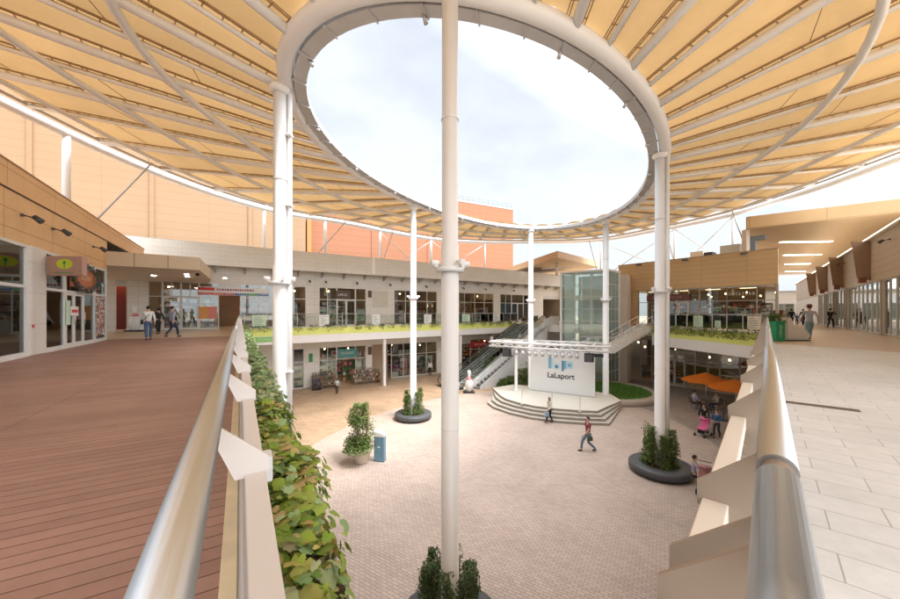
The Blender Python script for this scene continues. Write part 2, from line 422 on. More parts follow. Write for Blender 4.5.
RC = Vector((-.04, -.064))            # corner where the two handrails meet
uL = Vector((-.5145, .8575)); uR = Vector((.6713, .7412))
nL = Vector((.8575, .5145)); nR = Vector((-.7412, .6713))      # outward, over the void
EG0 = Vector((-15.9, 26.5)); EGd = Vector((.8, .6)); EG1 = Vector((8.9, 45.1))
REND = Vector((19.2, 21.2)); EH1 = Vector((18.0, 31.0))
def L_edge(s, off): return RC + uL * s + nL * off
def R_edge(s, off): return RC + uR * s + nR * off
eo = .15
LEND = RC + uL * ((EG0 - RC).dot(uL))
cor = RC + Vector((nL.x + nR.x, nL.y + nR.y)).normalized() * (eo / cos((aL - aR) / 2) if False else .19)
deck_poly = [tuple(cor), tuple(R_edge(28.45, eo)), tuple(EH1), (17.7, 33.2), (17.1, 36.6), (15.1, 35.0), (11.3, 37.2), (10.45, 38.62), (8.75, 41.2), tuple(EG1),
             (12, 50), (3, 62), (-50, 45), (-60, -20), (60, -20), (70, 70), (55, 88), (12, 50)]
dl = [tuple(cor), tuple(R_edge(28.45, eo)), tuple(EH1), (17.7, 33.2), (17.1, 36.6), (15.1, 35.0), (11.3, 37.2), (10.45, 38.62), (8.75, 41.2), tuple(EG1),
      tuple(EG0), tuple(L_edge(6, eo))]
from mathutils.geometry import tessellate_polygon
def slab(name, outer, hole, z0, z1, mats):
    mb = MB(); pts = list(outer) + list(hole)
    tris = tessellate_polygon([[Vector((x, y, 0)) for x, y in outer], [Vector((x, y, 0)) for x, y in hole]])
    for x, y in pts: mb.vert((x, y, z1))
    for x, y in pts: mb.vert((x, y, z0))
    n = len(pts)
    for t in tris:
        a, c, d = [Vector(pts[i]) for i in t]
        if (c - a).cross(d - a) < 0: t = (t[0], t[2], t[1])
        mb.face(t, 0); mb.face((t[0] + n, t[2] + n, t[1] + n), 1)
    for base, m in ((0, len(outer)), (len(outer), len(hole))):
        for k in range(m):
            i, j = base + k, base + (k + 1) % m
            mb.face((i, i + n, j + n, j), 1)
    o = mb.build(name, mats); o['kind'] = 'structure'; return o
outline = [tuple(cor), tuple(R_edge(28.45, eo)), tuple(EH1), (17.7, 33.2), (17.1, 36.6), (15.1, 35.0), (11.3, 37.2), (10.45, 38.62), (8.75, 41.2),
           tuple(EG1), tuple(EG0 + nL * .0), tuple(L_edge(4, eo)), tuple(cor)][:-1]
slab('upper_deck', [(60, -25), (95, 80), (60, 110), (12, 66), (-60, 40), (-60, -25)], outline, 4.96, DECK, [TTILE, OFFW])
# brown boards on the left arm
sL = 23.8
b = MB()
p0 = L_edge(0, .03); p1 = L_edge(sL, .03)
lw = 9.5
p2 = p1 - nL * lw; p3 = RC - nL * lw - uL * 4; p4 = Vector((RC.x, -4))
b.poly([(q.x, q.y, DECK + .004) for q in (p0, p1, Vector((-21, 16.2)), Vector((-21, -4)), Vector((RC.x, -4)))][::1])
struct('board_walk', b, BOARDS)
b = MB()
q1 = R_edge(21.3, .03)
b.poly([(q.x, q.y, DECK + .004) for q in (R_edge(0, .03), Vector((RC.x, -4)), Vector((17.5, -4)), Vector((16.9, 6)), Vector((15.5, 11.8)), q1)])
struct('pale_walkway', b, PTILE)

# ---------------------------------------------------------------- deck railings
ZR = 6.82; ZC = 6.66
def railing(name, label, ang, sgn, L, fins, mats, joints, slats, bot):
    finm, capm, kerbm = mats
    t = thing(name, label, 'railing', (RC.x, RC.y, DECK), ang, 'deck railings')
    z = ZR - DECK; zc = ZC - DECK
    seg = [0.0] + joints + [L]
    for k in range(len(seg) - 1):
        a = seg[k] + (.026 if k else -.02); e = seg[k + 1] - .026
        hb = MB(); hb.tube([(a, 0, z), (e, 0, z)], .029, 24); hb.build('handrail', STEEL, t)
        if k:
            jb = MB(); jb.tube([(seg[k] - .03, 0, z), (seg[k] + .03, 0, z)], .023, 20); jb.build('joint_sleeve', mat('brown_sleeve', (.24, .17, .12), .5), t)
    ends = sorted(fins)
    mid = [f for f in ends]
    cb = MB(); cb.box(-.02, L, sgn * .078, sgn * .128, zc - .05, zc); cb.build('cap_beam', capm, t, bevel=.003)
    kb = MB(); kb.box(-.02, L, sgn * -.02, sgn * .055, 0.006, .07); kb.build('kerb', kerbm, t, bevel=.004)
    if slats == 'bars':
        pb = MB(); x = .06
        while x < L:
            pb.box(x, x + .008, sgn * .07, sgn * .1, .07, zc - .05); x += .13
        pb.build('baluster_row', finm, t)
    else:
        pb = MB(); pb.box(0, L, sgn * .082, sgn * .094, .05, zc - .05); pb.build('infill_panel', mat('grey_infill', (.5, .48, .45), .5), t)
    # fins: trapezoid plates from the cap up and in to the handrail
    pr = [(.0, z - .005), (.0, z - .045), (.045, zc - .08), (.08, zc - .07), (.137, zc - .015), (.137, zc + .04)] if sgn > 0 else [(.0, z - .005), (.0, z - .04), (.055, zc - .01), (.137, zc - .01), (.137, zc + .04)]
    for f in fins[:95]:
        fb = MB(); fb.extr([(f, sgn * a, q) for a, q in pr], (.009, 0, 0)); fb.build('fin', finm, t)
    # slab nosing outside the deck
    nb = MB(); nb.box(-.02, L, sgn * .056, sgn * .1495, -.74, .045); nb.build('deck_nosing', OFFW, t)
    return t
fl = [1.13 + .95 * k for k in range(31)]
railing('deck_railing', 'long stainless handrail with pale angled fins beside the brown boards and the vine hedge', aL, -1, 30.9, [.14] + fl, (FINW, CAPL, KERBW), [6.2, 12.4, 18.6, 24.8], 'panel', 0)
railing('deck_railing', 'long stainless handrail with tan angled fins and a brown joint beside the pale floor tiles', aR, 1, 28.3, [.2, .68, .77, 1.09] + [1.98 + .95 * k for k in range(28)], (FIN, CAPM, CAPM), [.89, 7.0, 13.1, 19.2, 25.3], 'bars', 0)

# drain grate in the pale floor
t = thing('drain_grate', 'narrow brown drain grate let into the pale floor tiles beside the right handrail', 'drain', (*deck_pt(817, 406.5), DECK), aR - pi / 2 )
mb = MB(); mb.box(-.42, .42, -.05, .05, .005, .012); mb.build('tray', mat('grate_dark', (.05, .045, .04), .6), t)
mb = MB()
for k in range(40): mb.box(-.41 + k * .021, -.40 + k * .021, -.045, .045, .012, .018)
mb.box(-.42, .42, -.055, -.045, .006, .02); mb.box(-.42, .42, .045, .055, .006, .02); mb.build('grille', mat('grate_bronze', (.22, .18, .14), .5, .4), t)

# ---------------------------------------------------------------- canopy
can = thing('oval_canopy', 'huge amber membrane canopy with white ribs round an oval opening to the sky', 'canopy', (EC.x, EC.y, 0))
def cshift(mb): return mb.shift((EC.x, EC.y, 0))
ZI = 7.2 + EYE
_op = [(-19.0, 15.35), (-16.2, 30.4), (-14.6, 32.5), (-10.8, 35.4), (-7.7, 38.7), (-.9, 44), (10.3, 45.4), (19, 44), (22.6, 39.2), (26.1, 32.5), (26.6, 27), (26.3, 19.8), (24, 6), (16.5, -3), (3, -6), (-10, -3), (-18, 5)]
_pol = sorted([(atan2(y - EC.y, x - EC.x), sqrt((x - EC.x) ** 2 + (y - EC.y) ** 2)) for x, y in _op])
def r_out(a):
    n = len(_pol)
    while a < _pol[0][0]: a += 2 * pi
    while a >= _pol[0][0] + 2 * pi: a -= 2 * pi
    for i in range(n):
        a0, r0 = _pol[i]; a1, r1 = _pol[(i + 1) % n]
        if i == n - 1: a1 += 2 * pi
        if a0 <= a < a1:
            rm = _pol[i - 1][1]; r2 = _pol[(i + 2) % n][1]; t = (a - a0) / (a1 - a0)
            m0 = (r1 - rm) / 2; m1 = (r2 - r0) / 2
            return (2 * t ** 3 - 3 * t * t + 1) * r0 + (t ** 3 - 2 * t * t + t) * m0 + (-2 * t ** 3 + 3 * t * t) * r1 + (t ** 3 - t * t) * m1
    return _pol[0][1]
def cpt(t, k, dz=0.0):
    """t: ellipse parameter, k: 0 at the ring, 1 at the outer edge"""
    p = ell(12.5, 7.05, t); a = atan2(p.y - EC.y, p.x - EC.x); r0 = (p - EC).length
    R = r0 + (r_out(a) - r0) * k
    return Vector((EC.x + R * cos(a), EC.y + R * sin(a), ZI + 2.1 * k + dz))
# equal arc-length parameters
NR = 24
ts = []; M_ = 2000; acc = [0.0]
for k in range(M_): acc.append(acc[-1] + (ell(12.5, 7.05, 2 * pi * (k + 1) / M_) - ell(12.5, 7.05, 2 * pi * k / M_)).length)
def t_at(fr):
    tgt = acc[-1] * (fr % 1.0)
    lo, hi = 0, M_
    while hi - lo > 1:
        mid_ = (lo + hi) // 2
        if acc[mid_] <= tgt: lo = mid_
        else: hi = mid_
    return 2 * pi * (lo + (tgt - acc[lo]) / (acc[lo + 1] - acc[lo])) / M_
# phase chosen so that a rib meets the ring at the nearest column
def nearest_frac(x, y):
    best = min(range(M_), key=lambda k: (ell(12.5, 7.05, 2 * pi * k / M_) - Vector((x, y))).length)
    return acc[best] / acc[-1]
ph = nearest_frac(3.2, 8.9)
ringpts = [ell(12.5, 7.05, t_at(k / 160)) for k in range(160)]
mb = MB(); mb.tube([(p.x, p.y, ZI) for p in ringpts], .235, 18, closed=True); cshift(mb).build('ring_tube', WHITE, can)
# inner gutter flange with cross stiffeners
def inset(p, d): return p + (EC - p).normalized() * d
mb = MB(); i0 = 0; Np = 160
prof = [(.26, -.16), (.26, .12), (.30, .12), (.30, -.11), (.60, -.11), (.60, .06), (.65, .06), (.65, -.16)]
for p in ringpts:
    for d, dz in prof: q = inset(p, d); mb.vert((q.x, q.y, ZI + dz))
n8 = len(prof)
for k in range(Np):
    k2 = (k + 1) % Np
    for j in range(n8):
        j2 = (j + 1) % n8
        mb.face((k * n8 + j, k2 * n8 + j, k2 * n8 + j2, k * n8 + j2))
cshift(mb).build('ring_gutter', GALV, can)
for k in range(48):
    p = ell(12.5, 7.05, t_at(k / 48)); a = inset(p, .2); c = inset(p, .66)
    mb = MB(); mb.bar((a.x, a.y, ZI - .185), (c.x, c.y, ZI - .185), .05, .05); cshift(mb).build('ring_bracket', GALV, can)
# ribs
def rib(fr, r, strips, name):
    t = t_at(fr); pts = [cpt(t, k / 8, 0.0) for k in range(9)]
    mb = MB(); mb.tube(pts, r, 12); o = cshift(mb).build(name, WHITE, can)
    d = Vector((pts[-1].x - pts[0].x, pts[-1].y - pts[0].y, 0)).normalized(); s = Vector((-d.y, d.x, 0))
    mb = MB()
    for off in strips:
        mb.bar(pts[0] + s * off + Vector((0, 0, .13)), pts[-1] + s * off + Vector((0, 0, .13)), .02, .035)
    Lr = (pts[-1] - pts[0]).length; n = int(Lr / .45)
    for k in range(n):
        q = pts[0].lerp(pts[-1], (k + .5) / n)
        mb.bar(q + s * (strips[0] - .02) + Vector((0, 0, .12)), q + s * (strips[-1] + .02) + Vector((0, 0, .12)), .03, .02)
    cshift(mb).build('clamp_strip', CLAMP, o)
for k in range(NR):
    rib(ph + k / NR, .135, (-.27, -.20, .20, .27), 'main_rib')
    rib(ph + (k + .5) / NR, .07, (-.16, -.09, .09, .16), 'minor_rib')
# membrane panels between the ribs, slightly arched up
for k in range(2 * NR):
    f0 = ph + k / (2 * NR); f1 = ph + (k + 1) / (2 * NR); mb = MB(); nu = 4; nv = 10; mb.smooth = True
    for j in range(nv + 1):
        kk = j / nv
        for i in range(nu + 1):
            p = cpt(t_at(f0), kk).lerp(cpt(t_at(f1), kk), i / nu); u = i / nu
            mb.vert((p.x, p.y, p.z + .24 + .15 * 4 * u * (1 - u)))
    for j in range(nv):
        for i in range(nu):
            a = j * (nu + 1) + i; mb.face((a, a + 1, a + nu + 2, a + nu + 1))
    cshift(mb).build('membrane_panel', MEMB, can)
    # thin fabric seams
    for kk in ((.22, .55, .8) if k % 2 else (.36, .7)):
        a = cpt(t_at(f0), kk, .215); c = cpt(t_at(f1), kk + (.02 if k % 2 else -.02), .215)
        mb = MB(); mb.tube([a, c], .012, 6); cshift(mb).build('seam_cable', CLAMP, can)
for kk, r in ((.29, .125), (.585, .115), (.87, .1)):
    P = [cpt(t_at(q / 96), kk, -.16) for q in range(96)]
    mb = MB(); mb.tube(P, r, 12, closed=True); cshift(mb).build('hoop_beam', WHITE, can)
P = [cpt(t_at(q / 96), 1.0, .05) for q in range(96)]
mb = MB(); mb.tube(P, .07, 10, closed=True); cshift(mb).build('edge_tube', GALV, can)
P = [cpt(t_at(q / 96), 1.055, -.12) for q in range(96)]
mb = MB(); mb.tube(P, .24, 14, closed=True); cshift(mb).build('outer_tube', WHITE, can)
# perimeter posts, braces, struts
OUT = P
def outer_at(px):
    best = None
    for k in range(96):
        a, c = P[k], P[(k + 1) % 96]
        if a.y < 3 or c.y < 3: continue
        xa = CX + a.x / a.y * F; xc = CX + c.x / c.y * F
        if (xa - px) * (xc - px) <= 0 and abs(xa - xc) < 200:
            t = (px - xa) / (xc - xa) if xc != xa else 0
            q = a.lerp(c, t)
            if best is None or q.y < best.y: best = q
    return best
posts = {}
for px, r in ((66, .17), (264, .13), (325, .16), (380, .16), (431, .15), (485, .12), (601, .12), (675, .13), (733, .11)):
    q = outer_at(px)
    if q is None: continue
    posts[px] = q
    mb = MB(); mb.tube([(q.x, q.y, DECK + 3), (q.x, q.y, q.z)], r, 14); cshift(mb).build('edge_post', WHITE, can)
for a, c in ((380, 431), (431, 485), (601, 675), (675, 733)):
    if a in posts and c in posts:
        A, C = posts[a], posts[c]; zl = DECK + 5.6
        mb = MB(); mb.tube([(A.x, A.y, A.z - .3), (C.x, C.y, zl)], .05, 8); cshift(mb).build('cross_brace', WHITE, can)
        mb = MB(); mb.tube([(C.x, C.y + .12, C.z - .3), (A.x, A.y + .12, zl)], .05, 8); cshift(mb).build('cross_brace', WHITE, can)
for px, dx in ((137, -50), (343, -38), (391, -12), (590, 9), (668, 8), (738, 12)):
    q = outer_at(px)
    if q is None: continue
    q2 = outer_at(px + dx)
    if q2 is None: q2 = q
    tgt = Vector((q2.x + (q2.x - EC.x) * .02, q2.y + (q2.y - EC.y) * .02, DECK + 5.5))
    st = Vector((EC.x + (q.x - EC.x) * .955, EC.y + (q.y - EC.y) * .955, q.z + .05))
    mb = MB(); mb.tube([st, tgt], .05, 8); cshift(mb).build('stay_rod', GALV, can)
# small spot lamps on the ring gutter
for k in range(16):
    fr = (k + .35) / 16; p = ell(12.5, 7.05, t_at(fr)); q = inset(p, .56)
    d = (EC - q).normalized()
    t = thing('ring_spotlight', 'small white spotlight clamped under the inner edge of the oval canopy opening', 'spotlight', (q.x, q.y, ZI - .16), atan2(d.y, d.x), 'spotlights round the canopy opening')
    mb = MB(); mb.box(-.04, .04, -.06, .06, -.05, -.002); mb.build('bracket', GALV, t)
    mb = MB(); mb.tube([(-.04, 0, -.08), (.10, 0, -.14)], [.04, .06], 12); mb.build('lamp_head', GALV, t)

# ---------------------------------------------------------------- columns
cols = [(0.0, 7.5, .185, 'nearest column, rising from the foreground planter in the centre of the photo', 0),
        (-5.3, 10.9, .20, 'column with a second pipe, just beyond the vine hedge', 1),
        (-2.45, 23.3, .20, 'slim column rising from the small round planter in front of the flower shop side', 0),
        (6.9, 29.9, .22, 'farthest column, standing behind the left edge of the white stage screen', 0),
        (12.1, 27.2, .22, 'column at the right end of the stage in front of the glass lift tower', 0),
        (9.3, 15.5, .21, 'column with a second pipe, rising from the planter beside the tan railing', 1)]
COLG = 'white columns holding up the oval canopy'
for x, y, r, lab, pipe in cols:
    t = thing('canopy_column', 'tall white round ' + lab, 'column', (x, y, 0), 0, COLG)
    mb = MB(); mb.lathe([(r + .06, 0), (r + .06, .06), (r + .005, .07), (r + .005, 8.55), (r - .01, 8.56), (r - .01, ZI - .2)], 28); mb.build('shaft', COLP, t)
    MB().lathe([(r + .02, .07), (r + .09, .09), (r + .09, .13), (r + .006, .14)], 24).build('base_collar', GALV, t)
    for zj in (4.6, 11.2): MB().lathe([(r - .001, zj), (r + .009, zj + .006), (r + .009, zj + .02), (r - .001, zj + .026)], 28).build('weld_joint', WHITE, t)
    rr = sqrt(x * x + y * y); sx, sy = y / rr, -x / rr           # sideways as seen from the deck
    if pipe:
        mb = MB(); mb.tube([(sx * (r + .075), sy * (r + .075), 0.02), (sx * (r + .075), sy * (r + .075), ZI - .1)], .08, 14); mb.build('drain_pipe', WHITE, t)
        mb = MB()
        for z in (2.2, 5.2, 10.4, 12.6): mb.box(min(0, sx * (r + .2)), max(0, sx * (r + .2)), -.1 + sy * .1, .1 + sy * .1, z, z + .05)
        mb.build('pipe_clamp', WHITE, t)
    zc = 7.95
    mb = MB(); mb.lathe([(r - .02, zc), (r + .11, zc), (r + .11, zc + .10), (r - .02, zc + .10)], 28); mb.build('collar', WHITE, t, bevel=0)
    for q, a in enumerate((radians(200), radians(310), radians(15))):
        lx, ly = (r + .12) * cos(a), (r + .12) * sin(a)
        mb = MB(); mb.box(lx - .03, lx + .03, ly - .03, ly + .03, zc + .10, zc + .16)
        mb.tube([(lx - cos(a) * .06, ly - sin(a) * .06, zc + .2), (lx + cos(a) * .12, ly + sin(a) * .12, zc + .17)], [.045, .075], 12)
        mb.build('floodlight', WHITE, t)
    mb = MB(); mb.lathe([(r + .02, ZI - .42), (r + .1, ZI - .3), (r + .1, ZI - .2)], 24); mb.build('capital', WHITE, t)
# ---------------------------------------------------------------- shop fronts
def window(t, x0, x1, z0, z1, mull=(), trans=(), y=0.0, fm=ALU, gm=GLASS, name='shop_window', fw=.06):
    mb = MB()
    mb.box(x0, x0 + fw, y - .05, y + .05, z0, z1); mb.box(x1 - fw, x1, y - .05, y + .05, z0, z1)
    mb.box(x0 + fw, x1 - fw, y - .05, y + .05, z1 - fw, z1); mb.box(x0 + fw, x1 - fw, y - .05, y + .05, z0, z0 + fw)
    for q in mull: mb.box(q - fw / 2, q + fw / 2, y - .046, y + .046, z0 + fw, z1 - fw)
    for q in trans: mb.box(x0 + fw, x1 - fw, y - .042, y + .042, q - fw / 2, q + fw / 2)
    f = mb.build(name, fm, t)
    gb = MB(); gb.box(x0 + fw, x1 - fw, y + .005, y + .013, z0 + fw, z1 - fw); gb.build('pane', gm, f)
    return f
def door(t, x0, x1, z0, z1, y=-.02, fm=ALU, gm=GLASS):
    mb = MB(); fw = .09
    mb.box(x0, x0 + fw, y - .035, y + .035, z0, z1); mb.box(x1 - fw, x1, y - .035, y + .035, z0, z1)
    mb.box(x0 + fw, x1 - fw, y - .035, y + .035, z1 - fw, z1); mb.box(x0 + fw, x1 - fw, y - .035, y + .035, z0, z0 + .16)
    d = mb.build('door', fm, t)
    gb = MB(); gb.box(x0 + fw, x1 - fw, y - .004, y + .004, z0 + .16, z1 - fw); gb.build('pane', gm, d)
    hb = MB(); hb.tube([(x1 - .05, y - .09, z0 + .85), (x1 - .05, y - .09, z0 + 1.35)], .015, 8); hb.box(x1 - .06, x1 - .04, y - .09, y - .035, z0 + .9, z0 + .93); hb.box(x1 - .06, x1 - .04, y - .09, y - .035, z0 + 1.27, z0 + 1.3)
    hb.build('handle', STEEL, d)
    return d
def wall(t, x0, x1, z0, z1, y=-.02, d=.3, m=CREAM, name='wall'):
    mb = MB(); mb.box(x0, x1, y, y + d, z0, z1); return mb.build(name, m, t)
def goods_block(mb, x0, x1, y0, y1, z0, z1, lo=.12, hi=.35, fill=.85):
    x = x0
    while x < x1 - .05:
        wd = random.uniform(lo, hi); 
        if random.random() < fill: mb.box(x, min(x + wd * .9, x1), y0, y1 - random.uniform(0, .1), z0, z0 + random.uniform(.5, 1) * (z1 - z0))
        x += wd
SHELFN = [0]
def shelf(fr, x, y, z, w, h, lab, m=GOODS, d=.45, cat='shelf', levels=4, base=0.0):
    """a free standing shop shelf with its goods"""
    wx, wy = fr.w(x, y)
    t = thing('display_shelf', lab, cat, (wx, wy, z), fr.a, 'shelves of goods inside the shops')
    mb = MB(); mb.box(-w / 2, -w / 2 + .03, 0, d, 0, h); mb.box(w / 2 - .03, w / 2, 0, d, 0, h); mb.box(-w / 2 + .03, w / 2 - .03, d - .02, d, 0.01, h - .01)
    for k in range(levels + 1): mb.box(-w / 2 + .03, w / 2 - .03, 0.01, d - .02, k * (h - .04) / levels, k * (h - .04) / levels + .03)
    mb.build('shelf_frame', random.choice([OFFW, STEM, INW]), t)
    gb = MB()
    for k in range(levels):
        zz = .035 + k * (h - .04) / levels; goods_block(gb, -w / 2 + .05, w / 2 - .05, .03, d - .1, zz, zz + (h / levels) * .8)
    o = gb.build('goods', m, t); o['kind'] = 'stuff'
    return t
def pendant(fr, x, y, z, drop, lab, grp, m=None, r=.09):
    wx, wy = fr.w(x, y)
    t = thing('pendant_lamp', lab, 'lamp', (wx, wy, z), 0, grp)
    mb = MB(); mb.tube([(0, 0, 0), (0, 0, -drop)], .008, 6); mb.build('cord', BLACK, t)
    mb = MB(); mb.ball((0, 0, -drop - r), r, 10); mb.build('bulb', m or LAMPW, t)
def glyphs(t, w, hgt, y, m, n, zc=0.0):
    """a row of small lettering marks, too small to read in the photo"""
    mb = MB(); rnd = random.Random(int(w * 1000) + n)
    for k in range(n):
        x0 = -w / 2 + w * k / n; cw = w / n * .6; th = cw * .26
        mb.box(x0, x0 + th, y - .006, y, zc - hgt / 2, zc + hgt / 2)
        for zz in rnd.sample([-hgt / 2, -hgt * .1, hgt / 2 - th], 2): mb.box(x0 + th, x0 + cw, y - .006, y, zc + zz, zc + zz + th)
        if rnd.random() < .5: mb.box(x0 + cw - th, x0 + cw, y - .0062, y - .0001, zc - hgt / 2 + th * 1.02, zc + (hgt / 2 if rnd.random() < .5 else 0) - th * 1.02)
    return mb.build('lettering', m, t)
def text_mesh(name, s, size, m, parent, loc, rot=(pi / 2, 0, 0), ext=.004, sx=1.0, align='CENTER', bold=0.0):
    cu = bpy.data.curves.new(name, 'FONT'); cu.body = s; cu.size = size; cu.extrude = ext; cu.align_x = align; cu.align_y = 'CENTER'; cu.offset = bold
    o = bpy.data.objects.new(name, cu); COL.objects.link(o)
    dg = bpy.context.evaluated_depsgraph_get(); dg.update()
    me = bpy.data.meshes.new_from_object(o.evaluated_get(dg))
    bpy.data.objects.remove(o)
    n = bpy.data.objects.new(name, me); COL.objects.link(n); me.materials.clear(); me.materials.append(m)
    n.parent = parent; n.location = loc; n.rotation_euler = rot; n.scale = (sx, 1, 1)
    return n
def ceiling_spot(fr, x, y, z, lab, grp):
    wx, wy = fr.w(x, y)
    t = thing('wall_spotlight', lab, 'spotlight', (wx, wy, z), fr.a, grp)
    mb = MB(); mb.box(-.04, .04, -.06, 0, -.04, .04); mb.build('bracket', DGREY, t)
    mb = MB(); mb.tube([(0, -.06, 0), (0, -.30, -.06)], .018, 8); mb.tube([(0, -.26, -.01), (0, -.44, -.16)], [.07, .09], 12); mb.build('lamp_head', DGREY, t)

# ================================================================ G : long building across the plaza
gb_ = thing('shop_building', 'long cream two-storey shop building with a yellow-green balcony band across the far left side', 'building', (*G.o, 0), G.a)
g = lambda px, y=0.0: G.px(px, y)
xe = g(562)
FZ0, FZ1 = EYE + 3.67, EYE + 5.33
# upper storey walls
UT = DECK + 3.78
GU = [('wall', g(106) - 0.0, g(106) + .5), ('open', g(106) + .5, g(127)), ('wall', g(127), g(148)), ('glass', g(148), g(162.5)), ('door', g(162.5), g(181)), ('door', g(181), g(199)),
      ('glass', g(199), g(219)), ('open', g(219), g(240)), ('glass', g(240), g(276)), ('wall', g(276), g(279)), ('glass', g(279), g(306)), ('wall', g(306), g(319)), ('shop', g(319), g(366)), ('wall', g(366), g(394)),
      ('glass3', g(394), g(437)), ('wall', g(437), g(443)), ('glass3', g(443), g(493.5)), ('wall', g(493.5), g(500)), ('shop', g(500), g(530)), ('wall', g(530), g(537)), ('wall', g(537), g(543)), ('open', g(543), xe)]
GL = [('wall', g(200), g(293)), ('glass', g(293), g(304)), ('wall', g(304), g(319)), ('flower', g(319), g(366)), ('wall', g(366), g(372)), ('recess', g(372), g(391)),
      ('glass3', g(391), g(437)), ('wall', g(437), g(455)), ('open', g(455), g(470)), ('glass3', g(470), g(526)), ('wall', g(526), xe)]
def fill_bays(t, bays, z0, z1, trans, dm=ALU):
    for kind, a, c in bays:
        if kind == 'wall': wall(t, a, c, z0, z1, m=CREAM, name='pier' if c - a < 3 else 'wall')
        elif kind == 'recess':
            wall(t, a, c, z0, z1, y=.9, m=mat('recess_tan', (.42, .30, .2), .7), name='recess_wall')
        elif kind == 'open':
            mb = MB(); mb.box(a, c, -.03, .03, z1 - .5, z1); mb.build('lintel', dm, t)
        elif kind in ('glass', 'glass3'):
            n = max(1, round((c - a) / 1.5)); mu = [a + (c - a) * k / n for k in range(1, n)]
            window(t, a, c, z0 + .05, z1, mu, (z0 + trans,), fm=dm)
            wall(t, a, c, z0, z0 + .05, y=-.04, d=.1, m=dm, name='sill')
        elif kind == 'door':
            window(t, a, c, z0 + trans, z1, [(a + c) / 2], (), fm=dm)
            door(t, a + .01, c - .01, z0 + .01, z0 + trans - .01, fm=dm)
        elif kind in ('shop', 'flower'):
            w_ = c - a; d0, d1 = a + w_ * .36, a + w_ * .76
            window(t, a, d0, z0 + .05, z1, [a + w_ * .17], (z0 + trans,), fm=dm)
            window(t, d0, d1, z0 + trans, z1, [], (), fm=dm)
            if kind == 'shop':
                door(t, d0 + .01, (d0 + d1) / 2 - .01, z0 + .01, z0 + trans - .01, fm=dm); door(t, (d0 + d1) / 2 + .01, d1 - .01, z0 + .01, z0 + trans - .01, fm=dm)
            window(t, d1, c, z0 + .05, z1, [], (z0 + trans,), fm=dm)
fill_bays(gb_, GU, DECK, UT, 2.6)
fill_bays(gb_, GL, 0.0, 3.7, 2.45)
x0g = g(106)
wall(gb_, x0g, xe, UT, 10.9, y=-.04, d=.34, m=CREAM, name='upper_wall_band')
wall(gb_, g(200), xe, 3.7, 4.96, y=-.04, d=.34, m=CREAM, name='lower_wall_band')
# interiors
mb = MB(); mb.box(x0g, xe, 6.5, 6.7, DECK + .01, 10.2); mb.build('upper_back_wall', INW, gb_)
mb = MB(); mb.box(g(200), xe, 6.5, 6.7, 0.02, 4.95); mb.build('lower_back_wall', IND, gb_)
mb = MB(); mb.box(x0g, xe, .3, 6.5, UT + .25, UT + .35); mb.build('upper_ceiling', INC, gb_)
for px in (279, 312, 372, 440, 497, 533):
    x = g(px); mb = MB(); mb.box(x - .08, x + .08, .3, 6.5, DECK + .01, UT + .24); mb.box(x - .08, x + .08, .3, 6.5, 0.02, 4.94); mb.build('party_wall', INW, gb_)
mb = MB(); mb.box(x0g - 6, xe, -1.5, -1.35, FZ0, FZ1); mb.build('fascia', GREYC, gb_)
mb = MB(); mb.box(x0g - 6, xe, -1.5, 9, FZ1 - .0, FZ1 + .06); mb.build('coping', GALV, gb_)
mb = MB(); mb.box(x0g - 6, xe, -1.35, -.05, FZ0 + .12, FZ0 + .18); mb.build('soffit', GALV, gb_)
mb = MB(); mb.box(x0g - 6, xe, -1.3, 9, FZ1 - .4, FZ1 - .01); mb.build('roof', OFFW, gb_)
mb = MB(); mb.box(xe - .3, xe, -1.34, 9, DECK + .02, FZ1 - .42); mb.build('end_wall', TANR, gb_)
k = 0; x = g(215)
while x < xe - 1:
    mb = MB(); mb.extr([(x, -.05, FZ0 - .45), (x, -.05, FZ0 + .1), (x, -1.3, FZ0 + .1), (x, -1.3, FZ0 - .02)], (.1, 0, 0)); mb.build('eave_bracket', GALV, gb_); x += 2.1
mb = MB(); xw = g(372, -1.5); mb.box(xw, xw + .32, -1.55, -1.501, FZ0 + .1, FZ1 + .1); mb.build('downpipe_cover', WHITE, gb_)
for px in (192, 309, 325, 356, 389, 425, 462, 484, 512):
    ceiling_spot(G, g(px), -.04, DECK + 4.35, 'small dark spotlight on the cream wall over the upper shopfronts of the long building', 'spotlights on the long building')
# balcony edge: band and beam follow the edge line
EGF = Frame(EG0, atan2(.6, .8)); LG = (EG1 - EG0).length
bal = thing('balcony_edge', 'yellow-green balcony band over a white beam along the far left shop building', 'balcony', (*EG0, 0), EGF.a)
mb = MB(); mb.box(0, LG, -.06, -.002, DECK - .52, DECK + .14); mb.build('coloured_band', YELLOW, bal)
mb = MB(); mb.box(0, LG, -.16, -.061, DECK + .10, DECK + .16); mb.box(0, LG, .0, .3, DECK + .005, DECK + .14); mb.build('planting_trough', OFFW, bal)
mb = MB(); mb.box(0, LG, -.12, .3, DECK - 1.18, DECK - .525); mb.box(0, LG, .31, 1.3, DECK - .95, DECK - .75); mb.build('white_beam', WHITE, bal)
for px, yy in ((384.5, 390), (460.5, 378)):
    x = EGF.px(px, .1); wx, wy = EGF.w(x, .12)
    t = thing('balcony_post', 'white round post under the balcony beam ' + ('left of the striped flower display doorway wall' if px < 400 else 'behind the foot of the escalator'), 'post', (wx, wy, 0), 0, 'white posts under the far balcony')
    mb = MB(); mb.lathe([(.2, 0), (.2, .05), (.16, .06), (.16, DECK - 1.19)], 20); mb.build('shaft', WHITE, t)
